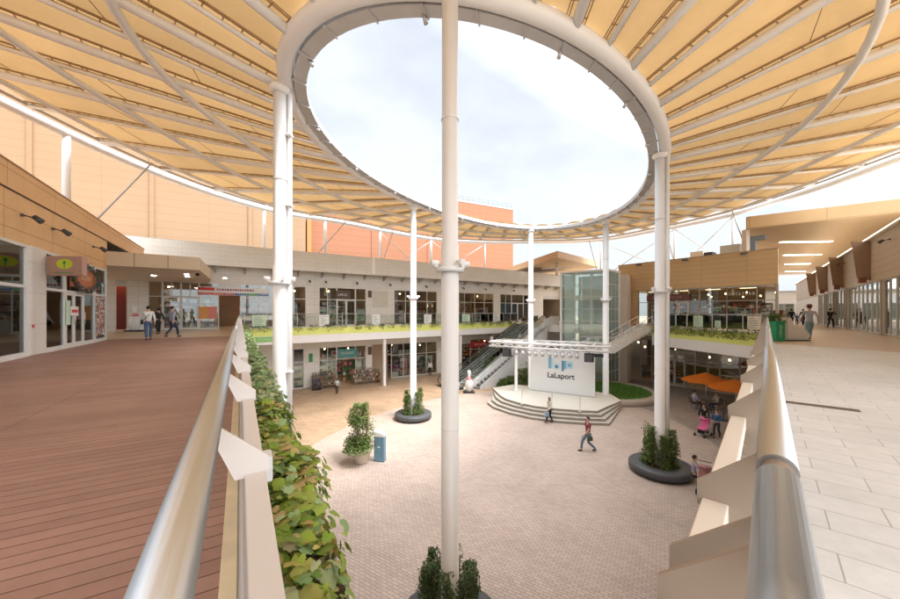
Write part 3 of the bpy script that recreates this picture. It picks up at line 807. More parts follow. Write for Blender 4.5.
def glass_railing(fr, x0, x1, z, lab, y=.12, pitch=1.25, parent=None, grp=None):
    t = thing('glass_railing', lab, 'railing', (*fr.w(x0, y), z), fr.a, grp)
    L_ = x1 - x0; n = max(1, round(L_ / pitch)); mb = MB()
    mb.tube([(0, 0, 1.1), (L_, 0, 1.1)], .028, 10); mb.build('top_rail', STEEL, t)
    for k in range(n + 1):
        x = L_ * k / n; mb = MB(); mb.box(x - .018, x + .018, -.03, .03, .0, 1.08); mb.build('post', ALU, t)
    for k in range(n):
        mb = MB(); mb.box(L_ * k / n + .03, L_ * (k + 1) / n - .03, -.005, .005, .14, 1.0); mb.build('glass_panel', RGLASS, t)
    return t
glass_railing(EGF, .3, LG - .2, DECK + .145, 'long glass balcony railing above the yellow-green band of the far left building')
# green shop banner under the band, left end
def sign(fr, px0, px1, y, z0, z1, lab, m, name='shop_sign', d=.06, txt=None, tm=None, ts=.3, cat='sign', grp=None, sx=1.0, extra=None):
    x0, x1 = fr.px(px0, y), fr.px(px1, y); c = (x0 + x1) / 2
    t = thing(name, lab, cat, (*fr.w(c, y), (z0 + z1) / 2), fr.a, grp)
    w2, h2 = abs(x1 - x0) / 2, (z1 - z0) / 2
    mb = MB(); mb.box(-w2, w2, -d, 0, -h2, h2); mb.build('board', m, t, bevel=.006)
    if extra: extra(t, w2, h2, d)
    if txt and txt.startswith('#'): glyphs(t, 2 * w2 * .7, ts * .62, -d - .001, tm or WHITE, int(txt[1:]))
    elif txt: text_mesh('lettering', txt, ts, tm or WHITE, t, (0, -d - .006, 0), sx=sx)
    return t
RED = mat('sign_red', (.55, .04, .035), .5); SBLUE = mat('sign_blue', (.03, .12, .35), .5); SGRN = mat('sign_green', (.03, .28, .09), .5)
CHAR = mat('charcoal_lettering', (.03, .03, .03), .5); PINKB = mat('sign_pink_brown', (.40, .23, .17), .55); POST = mat('paper_white', (.72, .71, .68), .6, var=.03)
def strips(cols):
    def f(t, w2, h2, d):
        n = len(cols)
        for k, c in enumerate(cols):
            mb = MB(); mb.box(-w2 + 2 * w2 * k / n + .02, -w2 + 2 * w2 * (k + 1) / n - .02, -d - .012, -d - .001, -h2 + .03, -h2 + h2 * .62)
            mb.build('colour_strip', c, t)
            mb = MB()
            for q in range(5):
                xx = -w2 + 2 * w2 * (k + .2 + q * .14) / n; mb.box(xx, xx + .1, -d - .018, -d - .012, -h2 + .12, -h2 + h2 * .45)
            mb.build('small_marks', WHITE, t)
        mb = MB(); x = -w2 * .5
        while x < w2 * .55:
            wd = random.uniform(.1, .2); mb.box(x, x + wd, -d - .012, -d - .001, h2 * .12, h2 * .62); x += wd + .05
        mb.build('large_marks', mat('mauve_marks', (.30, .10, .16), .5), t)
        mb = MB(); mb.box(-w2 + .03, -w2 * .55, -d - .012, -d - .001, h2 * .1, h2 * .8); mb.build('red_panel', RED, t)
    return f
sign(G, 197.5, 268.5, -.06, DECK + 2.78, DECK + 3.46, 'long white and red sign with coloured strips over the dark upper shop entrance', POST,
     extra=strips([RED, RED, mat('crimson', (.45, .03, .08), .5), SBLUE, SGRN, SBLUE]))
sign(G, 336, 350, -.06, DECK + 2.7, DECK + 3.5, 'small dark upstairs shop sign with white lettering above the middle doors', mat('brown_board', (.10, .06, .045), .5), txt='#5', tm=POST, ts=.34)
sign(G, 338, 357, -.06, 2.6, 3.45, 'teal flower shop sign over the ground-floor doorway', mat('teal_board', (.08, .28, .26), .5), txt='#7', tm=POST, ts=.42)
sign(EGF, 254.5, 276, -.13, DECK - .95, DECK - .56, 'green banner with white marks on the balcony beam at the left end behind the vines', mat('lime_board', (.2, .5, .12), .5), txt='#8', tm=POST, ts=.34, sx=1.4)
for px, lab in ((200, ''),):
    pass
sign(G, 199, 217, -.1, DECK + .85, DECK + 1.85, 'orange and red poster pair on the glass beside the dark upper entrance', mat('poster_orange', (.62, .28, .08), .6), name='poster', cat='poster', d=.02,
     extra=lambda t, w2, h2, d: MB().box(.02, w2 - .04, -d - .006, -d - .001, -h2 + .05, h2 - .05).build('right_half', mat('poster_pink', (.6, .2, .16), .6, var=.5, scale=14), t))
# boards tied to the balcony railing
def board(fr, px0, px1, y, z0, z1, lab, m, marks=True, grp=None):
    def ex(t, w2, h2, d):
        mb = MB(); zz = h2 * .7
        while zz > -h2 * .7:
            mb.box(-w2 * .7, w2 * random.uniform(0, .7), -d - .004, -d - .001, zz - .05, zz); zz -= .14
        mb.build('printed_lines', mat('print_grey', (.25, .33, .3), .6), t)
    return sign(fr, px0, px1, y, z0, z1, lab, m, name='notice_board', cat='notice board', d=.02, grp=grp, extra=ex)
GB = 'notice boards on the far balcony railing'
PGR = mat('pale_green_paper', (.52, .66, .48), .6)
for p0, p1, lab, m in ((252, 266, 'pale green notice board at the left end of the far balcony railing', PGR), (319, 329, 'white notice board on the railing before the upstairs doors with the dark sign', POST),
                       (372, 380, 'small notice board with a green corner on the balcony railing before the blank wall', POST), (424, 431.5, 'white notice board on the balcony railing right of the slim column', POST),
                       (462, 470, 'pale green notice board on the balcony railing right of the nearest column', PGR), (493, 500, 'white notice board on the balcony railing near the top of the escalator', POST)):
    board(EGF, p0, p1, .06, DECK + .2, DECK + 1.15, lab, m, grp=GB)
# upper wall blank panel
sign(G, 373, 388, -.03, DECK + 1.9, DECK + 3.6, 'blank pale panel on the upper cream wall between two shopfronts', mat('blank_panel', (.6, .55, .46), .6), name='wall_panel', cat='panel', d=.03)
sign(G, 368, 371.5, -.03, DECK + 2.9, DECK + 3.6, 'small dark square sign high on the upper cream pier', mat('brown_board', (.10, .06, .045), .5), d=.08)
sign(G, 368, 371.5, -.03, 2.7, 3.5, 'small dark square sign on the ground-floor pier right of the flower shop', mat('brown_board', (.10, .06, .045), .5), d=.08)
sign(G, 309, 312.5, -.03, 2.4, 3.2, 'small green square sign on the ground-floor pier left of the flower shop', SGRN, d=.08)
sign(G, 470, 500, -.06, 2.7, 3.4, 'red lit shop sign behind the foot of the escalator', RED, txt='#9', tm=POST, ts=.36)
# inside G : shelves and lamps
LB = ['tall shelf of mixed goods seen through the %s', ]
for (px0, px1, fl, what, m) in ((148, 216, 1, 'entrance glass beside the bowling pin', GOODP), (241, 274, 1, 'upper window left of the twin-pipe column', GOODP), (282, 304, 1, 'narrow upper window right of the twin-pipe column', GOODS), (321, 364, 1, 'upper shopfront with the dark sign', GOODP),
                                (396, 435, 1, 'upper window behind the slim column', GOODS), (444, 492, 1, 'upper window right of the nearest column', GOODS), (501, 530, 1, 'upper shopfront near the escalator top', GOODS),
                                (321, 366, 0, 'flower shop front', FLOW), (392, 436, 0, 'ground-floor window behind the slim column', GOODP), (471, 525, 0, 'ground-floor shopfront behind the escalator', GOODS)):
    a, c = g(px0), g(px1); n = max(1, int((c - a) / 2.2))
    for k in range(n):
        xx = a + (c - a) * (k + .5) / n; h = random.uniform(1.5, 2.3)
        shelf(G, xx, random.choice([.7, 1.4, 2.6]), (DECK + .01) if fl else .03, random.uniform(1.2, 1.8), h, 'shelf of mixed goods inside the ' + what, m)
    for k in range(max(2, int((c - a) / 2))):
        pendant(G, a + (c - a) * (k + .5) / max(2, int((c - a) / 2)), random.uniform(1.0, 3.5), (UT + .25) if fl else 4.9, .5 if fl else 1.6, 'small warm lamp glowing inside the ' + what, 'warm lamps inside the far left building', r=.07)

# ================================================================ H : tan building right of centre
hb_ = thing('cafe_building', 'tan panelled two-storey cafe building with dark glass right of the lift tower', 'building', (*H.o, 0), H.a)
h = lambda px, y=0.0: H.px(px, y)
hc = Vector(H.w(0, 0)) + 0 * uR
XC = h(778.5)
HT, HB = EYE + 5.0, EYE + 2.2
dr = H.loc(*(Vector(H.w(XC, 0)) + Vector((.684, .729)) * 13))     # far end of the hidden side wall
poly = [(-1.2, 0), (XC, 0), dr, (-1.2, dr[1])]
mb = MB(); mb.prism([(-1.2, -.12), (XC, -.12), (XC + .0, 0), dr, (-1.2, dr[1])], HB, HT); mb.build('upper_cladding', TANP, hb_)
mb = MB(); mb.prism([(-1.25, -.17), (XC + .04, -.17), (dr[0] + .04, dr[1]), (-1.25, dr[1])], HT, HT + .06); mb.build('coping', mat('tan_coping', (.42, .29, .16), .5), hb_)
bay = [h(638), h(648), h(678.5), h(689), h(699.5), h(727), h(757), XC - .12]
wall(hb_, -1.2, h(638), DECK + .01, HB, m=TANP, name='end_pier')
DG = GLASS
window(hb_, bay[0], bay[2], DECK + .05, HB, [h(648), h(663)], (DECK + 2.35,), fm=DALU)
window(hb_, bay[2], bay[3], DECK + 2.35, HB, [], (), fm=DALU)
door(hb_, bay[2] + .01, bay[3] - .01, DECK + .02, DECK + 2.34, fm=ALU)
window(hb_, bay[3], bay[7], DECK + .05, HB, bay[4:7] + [(bay[4] + bay[5]) / 2 if False else bay[5]], (DECK + 2.35,), fm=DALU)
mb = MB(); mb.box(XC - .12, XC, -.08, .1, DECK + .02, HB - .001); mb.build('corner_post', DALU, hb_)
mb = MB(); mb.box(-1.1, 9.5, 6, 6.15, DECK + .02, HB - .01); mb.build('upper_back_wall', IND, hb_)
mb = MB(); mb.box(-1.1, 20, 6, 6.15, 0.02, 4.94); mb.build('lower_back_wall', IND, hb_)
# ground floor, runs on under the deck to the right
xs = [h(629.5), h(641), h(652), h(668), h(674.5), h(685), h(695), h(708), h(720), h(740), h(765), h(800)]
wall(hb_, -1.0, xs[0], 0.02, 4.94, m=TANR, name='stone_pier')
for a, c in zip(xs[:3], xs[1:4]): window(hb_, a, c, .1, 4.3, [], (2.6,), fm=DALU)
window(hb_, xs[3], xs[5], 2.6, 4.3, [xs[4]], (), fm=DALU)
door(hb_, xs[3] + .01, xs[4] - .01, .02, 2.58, fm=ALU); door(hb_, xs[4] + .01, xs[5] - .01, .02, 2.58, fm=ALU)
for a, c in zip(xs[5:-1], xs[6:]): window(hb_, a, c, .1, 4.3, [], (2.6,), fm=DALU)
wall(hb_, xs[0], xs[-1], 4.3, 4.95, m=TANR, name='lintel')
wall(hb_, xs[0], xs[3], .02, .1, y=-.05, d=.1, m=DALU, name='sill')
sign(H, 662, 695.5, -.08, 3.02, 3.5, 'pale grey cafe sign over the ground-floor glass doors', mat('sign_grey', (.36, .35, .31), .5), txt='STARBUCKS COFFEE', tm=POST, ts=.33, sx=1.0)
sign(H, 647, 690, -.08, DECK + 2.5, DECK + 3.1, 'brown sign board on the upper glass of the tan building behind the twin-pipe column', mat('maroon_board', (.13, .05, .045), .5), txt='#14', tm=mat('dim_lettering', (.4, .28, .2), .5), ts=.33)
text_o = thing('window_sign', 'white lettering across the upper right window of the tan cafe building', 'sign', (*H.w(h(741), -.07), DECK + 2.95), H.a)
glyphs(text_o, 2.0, .26, 0, mat('soft_lettering', (.55, .52, .48), .5), 9)
# balcony edge of H, following the slab edge
EHF = Frame((EH1.x, EH1.y), atan2((21.12 - 31.0), (18.95 - 18.0))); LH = sqrt((18.95 - 18) ** 2 + (21.12 - 31) ** 2)
bal2 = thing('balcony_edge', 'yellow-green balcony band over a white beam below the tan cafe building', 'balcony', (*EHF.o, 0), EHF.a)
mb = MB(); mb.box(0, LH, -.06, -.002, DECK - .72, DECK + .12); mb.build('coloured_band', YELLOW, bal2)
mb = MB(); mb.box(0, LH, -.16, -.061, DECK + .08, DECK + .14); mb.box(0, LH, 0, .3, DECK + .006, DECK + .13); mb.build('planting_trough', OFFW, bal2)
mb = MB(); mb.box(0, LH, -.12, .3, DECK - 1.5, DECK - .725); mb.build('white_beam', WHITE, bal2)
glass_railing(EHF, .2, LH - .3, DECK + .135, 'glass balcony railing above the yellow-green band of the tan cafe building')
HBG = 'notice boards on the cafe balcony railing'
board(EHF, 693.5, 703, .06, DECK + .22, DECK + 1.12, 'pale green notice board on the cafe balcony railing, leftmost', PGR, grp=HBG)
board(EHF, 715, 721, .06, DECK + .22, DECK + .8, 'small pale notice board on the cafe balcony railing, in the middle', PGR, grp=HBG)
board(EHF, 747.5, 761, .06, DECK + .2, DECK + 1.15, 'large cream notice board on the cafe balcony railing beside the deck handrail', mat('cream_paper', (.68, .6, .46), .6), grp=HBG)
for k, px in enumerate((644, 662, 694, 706, 716, 730, 742, 752, 764, 772)):
    pendant(H, h(px), 1.2 + (k % 3) * 1.1, HB, .45 + .3 * (k % 2), 'warm lamp glowing inside the upper floor of the tan cafe building', 'warm lamps upstairs in the cafe building', r=.06)
for k, px in enumerate((634, 637, 646, 664, 671, 702, 704, 715, 726, 733, 745)):
    pendant(H, h(px), .9 + (k % 4) * .8, 4.3, .35 + .5 * (k % 3), 'warm lamp glowing inside the dark ground floor cafe', 'warm lamps in the ground-floor cafe', r=.08)
for px, dd in ((700, 1.6), (718, 2.4), (735, 1.4), (765, 1.8)):
    shelf(H, h(px), dd, DECK + .02, 1.5, random.uniform(1.2, 1.7), 'low shelf of goods inside the upper floor of the tan building', GOODP)
for px, dd in ((636, 2.5), (648, 3), (664, 2), (703, 2.2), (718, 3)):
    shelf(H, h(px), dd, .03, 1.6, random.uniform(1.0, 1.8), 'dark shelf inside the ground-floor cafe', GOODS)
t = thing('roof_air_unit', 'white and dark boxes of air-conditioning plant on the tan roof', 'air conditioner', (*H.w(h(694), 3.5), HT + .06), H.a)
mb = MB(); mb.box(-1.6, -.5, 0, 1, 0, 1.0); mb.build('white_casing', OFFW, t); mb = MB(); mb.box(-.4, .3, 0, 1, 0, .8); mb.build('dark_grille', DGREY, t)
mb = MB(); mb.box(.9, 2.4, 0, 1, 0, 1.25); mb.build('pale_casing', mat('pale_casing', (.55, .58, .6), .5), t)
t = thing('roof_duct', 'grey bent duct standing on the tan roof at the edge of the big flat roof', 'duct', (*H.w(h(742), 2.5), HT + .06), H.a)
mb = MB(); mb.box(-.25, .25, 0, .5, 0, 1.6); mb.box(.25, .9, 0, .5, 1.2, 1.6); mb.build('duct', mat('blue_grey_metal', (.25, .3, .35), .5, .3), t)
for px in (640, 686, 745):
    t = thing('parapet_lamp', 'small dark lamp box under the top edge of the tan cladding', 'spotlight', (*H.w(h(px), -.14), HT - .12), H.a, 'lamp boxes on the tan cladding')
    mb = MB(); mb.box(-.22, .22, -.28, -.02, -.12, .02); mb.build('casing', DGREY, t, bevel=.01); mb = MB(); mb.box(-.18, .18, -.25, -.05, -.14, -.121); mb.build('lens', POST, t)

# ================================================================ left building
lb = thing('deck_shop_building', 'orange-brown panelled shop building with tall glass along the left of the brown deck', 'building', (*LF.o, DECK), LF.a)
l = lambda px, y=0.0: LF.px(px, y)
GZ = 3.5; LTOP = 5.7; LG_ = 4.93
XE = 8.97
mb = MB(); mb.box(-13, XE, -.05, .4, GZ, LG_); mb.build('lower_cladding', ORNP, lb)
mb = MB(); mb.box(-13, 16.6, -.10, 9, LG_ + .03, LTOP); mb.build('upper_cladding', ORNP, lb)
mb = MB(); mb.box(-13, 16.6, -.06, 9, LG_, LG_ + .03); mb.build('shadow_gap', DGREY, lb)
mb = MB(); mb.box(-13, 16.62, -.12, 9, LTOP, LTOP + .05); mb.build('coping', mat('brown_coping', (.36, .2, .1), .5), lb)
mb = MB(); mb.box(XE - .3, XE, .06, 9, .02, LG_ - .001); mb.build('side_wall', TANR, lb)
x1, x2 = l(25.5), l(41.5)
WF = mat('white_shop_frame', (.66, .64, .60), .45)
mb = MB(); mb.box(x1, x2, -.12, .25, .02, GZ - .001); mb.build('white_pier', PALEC, lb, bevel=.01)
window(lb, -6.5, x1, .06, GZ, [-4.8, -3, -1.3, x1 - 1.9] if False else [-4.6, -2.7, -.9], (2.2,), fm=WF, fw=.09)
window(lb, -13, -6.6, .06, GZ, [-11, -9], (2.2,), fm=WF, fw=.09)
d0, d1, d2 = l(64), l(72.5), l(82)
window(lb, x2, d0, .06, GZ, [l(54)] if False else [], (2.2,), fm=WF, fw=.09)
window(lb, d0, d2, 2.15, GZ, [], (), fm=WF, fw=.09)
door(lb, d0 + .01, d1 - .005, .03, 2.14, fm=WF); door(lb, d1 + .005, d2 - .01, .03, 2.14, fm=WF)
window(lb, d2, l(94), .06, GZ, [], (2.2,), fm=WF, fw=.09)
window(lb, l(94), XE, .06, GZ, [], (2.2,), fm=WF, fw=.09)
wall(lb, -13, XE, 0.0, .06, y=-.08, d=.16, m=WF, name='sill')
mb = MB(); mb.box(-13, XE - .3, 5.6, 5.8, .02, GZ + .3); mb.build('back_wall', INW, lb)
mb = MB(); mb.box(-13, XE - .3, .42, 5.6, GZ + .1, GZ + .2); mb.build('ceiling', INC, lb)
mb = MB(); mb.box(x1 + .3, x1 + .4, .3, 5.5, .02, GZ); mb.build('partition', mat('striped_partition', (.5, .4, .3), .6, var=.3, scale=8), lb)
def fspot(x):
    ceiling_spot(LF, x, -.06, DECK + 4.35, 'dark spotlight sticking out from the orange-brown panels of the left building', 'spotlights on the orange-brown panels')
for px in (28, 58, 97): fspot(LF.px(px, -.2))
# hanging box sign, faces the viewer
wx, wy = LF.w(l(41), -.2)
t = thing('hanging_sign', 'pinkish brown hanging box sign with a yellow-green oval beside the white pier', 'sign', (wx, wy, DECK + 3.0), radians(4))
W_ = 1.12
mb = MB(); mb.box(0, W_, -.09, .09, -.36, .30); mb.build('sign_box', PINKB, t, bevel=.01)
mb = MB(); mb.box(-.14, 0, -.03, .03, -.3, .26); mb.build('fixing_plate', ALU, t)
ov = mat('lime_oval', (.50, .56, .03), .5)
mb = MB(); i0 = [mb.vert((W_ / 2 + .26 * cos(2 * pi * k / 28), -.094, .03 + .17 * sin(2 * pi * k / 28))) for k in range(28)]; mb.face(i0); mb.build('oval_emblem', ov, t)
mb = MB(); mb.box(W_ / 2 - .015, W_ / 2 + .015, -.1, -.096, -.1, .06); mb.ball((W_ / 2, -.098, .08), (.05, .004, .06), 8); mb.build('emblem_mark', SGRN, t)
mb = MB()
for k in range(9): mb.box(W_ / 2 - .32 + k * .07, W_ / 2 - .28 + k * .07, -.096, -.091, -.29, -.24)
mb.build('lettering', SGRN, t)
# inner oval sign behind the first pane
t = thing('window_emblem', 'yellow-green oval emblem behind the far left window pane', 'sign', (*LF.w(l(6), .25), DECK + 2.85), LF.a)
mb = MB(); mb.extr([(.34 * cos(2 * pi * k / 28), 0, .2 * sin(2 * pi * k / 28)) for k in range(28)], (0, .02, 0)); mb.build('oval', mat('dull_lime', (.32, .34, .05), .5), t)
mb = MB(); mb.box(-.02, .02, -.01, -.002, -.1, .08); mb.build('mark', SGRN, t)
# flower-framed round sign over the doors
t = thing('wreath_sign', 'orange shop sign wreathed in leaves and flowers over the left shop doors', 'sign', (*LF.w(l(81), -.14), DECK + 2.82), LF.a)
mb = MB(); mb.box(-1.5, 1.1, -.02, .04, -.42, .38); mb.build('board', mat('rust_board', (.42, .13, .05), .5, var=.3, scale=3), t)
glyphs(t, 1.1, .18, -.021, mat('cream_letters', (.6, .42, .25), .5), 8)
mb = MB()
for k in range(900):
    a = random.uniform(0, 2 * pi); rx, rz = 1.35 + random.gauss(0, .13), .5 + random.gauss(0, .08)
    c = Vector((-.1 + rx * cos(a), -.06 + random.uniform(-.08, .05), rz * sin(a))); s_ = random.uniform(.03, .07)
    q = Matrix.Rotation(random.uniform(0, 6.3), 3, 'Y') @ Matrix.Rotation(random.uniform(-.7, .7), 3, 'X')
    mb.poly([c + q @ Vector(p_) * s_ for p_ in ((-1, 0, 0), (0, -.1, -.6), (1, 0, 0), (0, -.1, .6))])
mb.build('wreath', islandmat('wreath_leaves', [(.02, .09, .03), (.04, .14, .06), (.03, .07, .02), (.3, .03, .05), (.06, .16, .12), (.25, .2, .3)], .6), t)
def poster(fr, px0, px1, z0, z1, lab, m, y=-.07, grp=None, extra=None):
    return sign(fr, px0, px1, y, z0, z1, lab, m, name='poster', cat='poster', d=.015, grp=grp, extra=extra)
MOS = islandmat('mosaic_bits', [(.45, .06, .05), (.6, .55, .48), (.05, .05, .05), (.4, .2, .1), (.65, .6, .55), (.2, .08, .06)], .6)
def mosaic(t, w2, h2, d):
    mb = MB(); n = 12; m_ = int(n * h2 / w2)
    for i in range(n):
        for j in range(m_):
            mb.box(-w2 + 2 * w2 * i / n + .004, -w2 + 2 * w2 * (i + 1) / n - .004, -d - .004, -d - .001, -h2 + 2 * h2 * j / m_ + .004, -h2 + 2 * h2 * (j + 1) / m_ - .004)
    mb.build('photo_mosaic', MOS, t)
poster(LF, 95.5, 104, DECK + .3, DECK + 2.1, 'tall red and white photo mosaic poster at the far corner of the left shop', POST, extra=mosaic)
poster(LF, 66, 70, DECK + .9, DECK + 1.85, 'pale green poster on the left door of the left shop', PGR)
poster(LF, 70.5, 78, DECK + 1.25, DECK + 1.62, 'small white and red paper sign across the left shop doors', POST, y=-.1, extra=lambda t, w2, h2, d: MB().box(-w2 * .8, w2 * .8, -d - .004, -d - .001, -.06, .06).build('red_line', RED, t))
poster(LF, 32, 34, DECK + .9, DECK + 1.0, 'tiny red label on the white pier of the left shop', RED, y=-.125)
for px, y, lab in ((4, 1.4, 'nearest'), (16, 2.2, 'second'), (48, 1.0, 'third'), (58, 1.6, 'fourth'), (88, 1.2, 'fifth')):
    shelf(LF, l(px), y, DECK + .02, 1.4, 1.7, 'shelf of goods inside the left deck shop, %s along the glass' % lab, GOODS if px > 30 else GOODP)
for k, px in enumerate((2, 10, 20, 47, 60, 78, 90)):
    pendant(LF, l(px), 1.2 + (k % 3) * .9, DECK + GZ + .1, .3, 'warm ceiling lamp inside the left deck shop', 'warm lamps in the left deck shop', r=.05)
for k in range(2):
    wx, wy = LF.w(l(3 + 10 * k), 1.0)
    t = thing('wooden_chair', ('nearer' if k == 0 else 'farther') + ' small wooden chair just inside the left shop window', 'chair', (wx, wy, DECK + .02), LF.a + .4 * k, 'wooden chairs in the left shop')
    wd = mat('light_wood', (.45, .28, .14), .5)
    MB().box(-.22, .22, -.22, .22, .43, .47).build('seat', wd, t)
    mb = MB(); mb.box(-.22, -.18, .18, .22, .47, .9); mb.box(.18, .22, .18, .22, .47, .9); mb.box(-.18, .18, .19, .21, .75, .88); mb.box(-.18, .18, .19, .21, .58, .66); mb.build('backrest', wd, t)
    for sx in (-.2, .2):
        for sy in (-.2, .2): MB().box(sx - .02, sx + .02, sy - .02, sy + .02, 0, .43).build('leg', wd, t)

# corner canopy between the left shop and the long building
cp = [(-17.3, 17.2), (-13.9, 19.4), (-17.2, 25.2), (-19.5, 28.2), (-26.5, 23.6), (-21.5, 19.6)]
cz0, cz1 = EYE + 2.33, EYE + 3.03
t = thing('corner_canopy', 'low beige entrance canopy with ceiling lamps over the corner of the upper deck', 'canopy', (-17.3, 17.2, cz0))
c2 = [(a + 17.3, q - 17.2) for a, q in cp]
MB().prism(c2, 0, cz1 - cz0).build('canopy_box', mat('beige_panel', (.56, .44, .30), .5, var=.05), t)
i2 = [(a * .97 + .12, q * .97 + .1) for a, q in c2]
MB().prism(i2, -.012, -.002).build('soffit', mat('soffit_beige', (.6, .52, .42), .6), t)
mb = MB()
a, c = Vector(c2[0]), Vector(c2[1])
for k in range(1, 3):
    p = a.lerp(c, k / 3); dn = (c - a).normalized(); nn = Vector((dn.y, -dn.x)) * .004
    mb.box(p.x - .008, p.x + .008, p.y + nn.y - .012, p.y + nn.y, 0, cz1 - cz0)
mb.build('panel_joint', DGREY, t)
for x, y in ((1.2, 4.2), (.2, 5.6), (2.0, 6.6), (-1.5, 5.0)):
    MB().lathe([(.11, -.05), (.11, -.013)], 16, (x, y, 0)).build('downlight', LAMPC, t)
mb = MB(); mb.ball((2.3, 3.6, -.1), .11, 12); mb.build('dark_dome', BLACK, t)

# dark passage objects
sign(G, 108, 126, 1.5, DECK + .05, DECK + 3.75, 'dark red door panels at the end of the passage left of the bowling pin', mat('dark_red_panel', (.16, .02, .018), .5), name='red_partition', cat='partition', d=.1)
for k, px in enumerate((112, 118, 123)):
    t = thing('passage_lamp', 'small warm ceiling lamp in the dark passage left of the bowling pin', 'lamp', (*G.w(g(px), .8 + k * .4), DECK + 3.7), 0, 'lamps in the dark passage')
    mb = MB(); mb.lathe([(.07, -.05), (.08, 0)], 12); mb.build('lamp', LAMPW, t)
# ================================================================ right building
rb = thing('arcade_building', 'taupe panelled building with tall glass shopfronts along the right-hand walkway', 'building', (*RF.o, DECK), RF.a)
RZ0, RZ1 = 3.35, 6.2
mb = MB(); mb.box(-52, 22, -.1, 8, RZ0, RZ1); mb.build('cladding', TANR, rb)
mb = MB(); mb.box(-52, 22, -.3, -.11, RZ1 - .06, RZ1 + .05); mb.build('light_ledge', CAPM, rb)
mb = MB(); mb.box(-50, 22, -.28, -.14, RZ1 + .055, RZ1 + .09); mb.build('cove_light', emis('cove_strip', (1, .88, .66), 6.0), rb)
r_ = lambda px, y=0.0: RF.px(px, y)
piers = [r_(883.5), r_(848), r_(835), r_(826), r_(820)]
prev_ = 22
for k, x in enumerate(piers):
    mb = MB(); mb.box(x - .12, x + .12, -.14, .25, .02, RZ0 - .002); mb.build('pier', mat('taupe_pier', (.42, .36, .29), .55), rb)
    a, c = x + .12, prev_
    n = max(1, round((c - a) / 1.3)); window(rb, a, c, .05, RZ0, [a + (c - a) * q / n for q in range(1, n)], (), fm=ALU, gm=glassmat('arcade_glass', (.7, .78, .75), .28), fw=.05)
    prev_ = x - .12
wall(rb, -52, prev_, .02, RZ0 - .002, m=PALEC, name='end_wall')
MB().box(-52, 22, 5.5, 5.7, .02, RZ0).build('back_wall', INW, rb)
MB().box(-52, 22, .3, 5.5, RZ0 - .15, RZ0 - .05).build('ceiling', INC, rb)
CW = islandmat('clothes', [(.5, .05, .05), (.6, .6, .58), (.1, .1, .12), (.5, .35, .3), (.1, .25, .25), (.6, .5, .45), (.35, .5, .35)], .8)
for k in range(14):
    x = 3 - k * 2.3; wx, wy = RF.w(x, 1.0 + (k % 3) * .6)
    t = thing('clothes_rail', 'rail of hanging clothes seen through the glass of the right-hand arcade', 'clothes rail', (wx, wy, DECK + .02), RF.a, 'clothes rails in the right-hand arcade')
    mb = MB(); mb.tube([(-.8, 0, 0), (-.8, 0, 1.6), (.8, 0, 1.6), (.8, 0, 0)], .02, 6, smooth=False); mb.box(-.85, -.75, -.25, .25, 0, .03); mb.box(.75, .85, -.25, .25, 0, .03); mb.build('rail', STEEL, t)
    mb = MB(); q = -.75
    while q < .72: wdt = random.uniform(.04, .09); mb.box(q, q + wdt, -.22, .22, 1.55 - random.uniform(.8, 1.2), 1.57); q += wdt + .015
    mb.build('clothes', CW, t)['kind'] = 'stuff'
for k in range(9):
    t = thing('arcade_lamp', 'round cool ceiling lamp inside the right-hand arcade', 'lamp', (*RF.w(2 - 3.2 * k, 1.2), DECK + RZ0 - .16), 0, 'ceiling lamps in the right-hand arcade')
    mb = MB(); mb.lathe([(.12, -.04), (.13, 0)], 14); mb.build('lamp', LAMPC, t)
labs = ['nearest', 'second', 'third', 'fourth', 'farthest']
for k, (px, ln) in enumerate(((861, 1), (836, 1), (821.5, 1), (811, 1))):
    x = r_(px, -.5)
    t = thing('blade_panel', '%s of the slanting brown panels standing out from the right-hand fascia' % labs[k], 'panel', (*RF.w(x, -.1), DECK), RF.a, 'slanting panels on the right-hand fascia')
    MB().extr([(0, -.01, RZ0 + .15), (0, -.01, RZ1 - .1), (.0, -.85, RZ1 + .0), (.0, -.6, RZ0 + .35)], (.14, 0, 0)).build('panel', mat('brown_blade', (.26, .17, .11), .55), t)
    mb = MB(); mb.box(-.02, .35, -.55, -.2, RZ0 + .0, RZ0 + .35); mb.build('lamp_box', mat('rust_lamp', (.2, .06, .035), .5), t)
for px in (888, 868, 843):
    ceiling_spot(RF, r_(px, -.2), -.11, DECK + 5.55, 'dark spotlight on the taupe fascia of the right-hand building', 'spotlights on the taupe fascia')
# big flat roof over the right-hand walkway
A = Vector((25.5, 30.0)); B = A + Vector((.82, -.57)) * 15.5; d_ = Vector((.684, .729))
t = thing('flat_roof', 'big tan flat roof with strip lights over the right-hand walkway', 'roof', (A.x, A.y, EYE + 7.2))
pl = [(0, 0), tuple(B - A), tuple(B - A + d_ * 55), tuple(d_ * 55)]
MB().prism(pl, .0, .05).build('soffit', TANS, t)
MB().prism(pl, .051, .9).build('roof_slab', OFFW, t)
fa = MB(); L1 = (B - A).length; fa.box(-.05, L1, -.12, -.002, -.06, .95); fo = fa.build('front_fascia', TANF, t); fo.rotation_euler = (0, 0, atan2(-.57, .82))
fa = MB(); fa.box(-.0, 30, .002, .1, -.05, .94); fo = fa.build('side_fascia', TANF, t); fo.rotation_euler = (0, 0, atan2(.729, .684))
mb = MB(); mb.box(.25, .55, .4, .9, -2.45, -.002); mb.build('support_pier', PALEC, t)
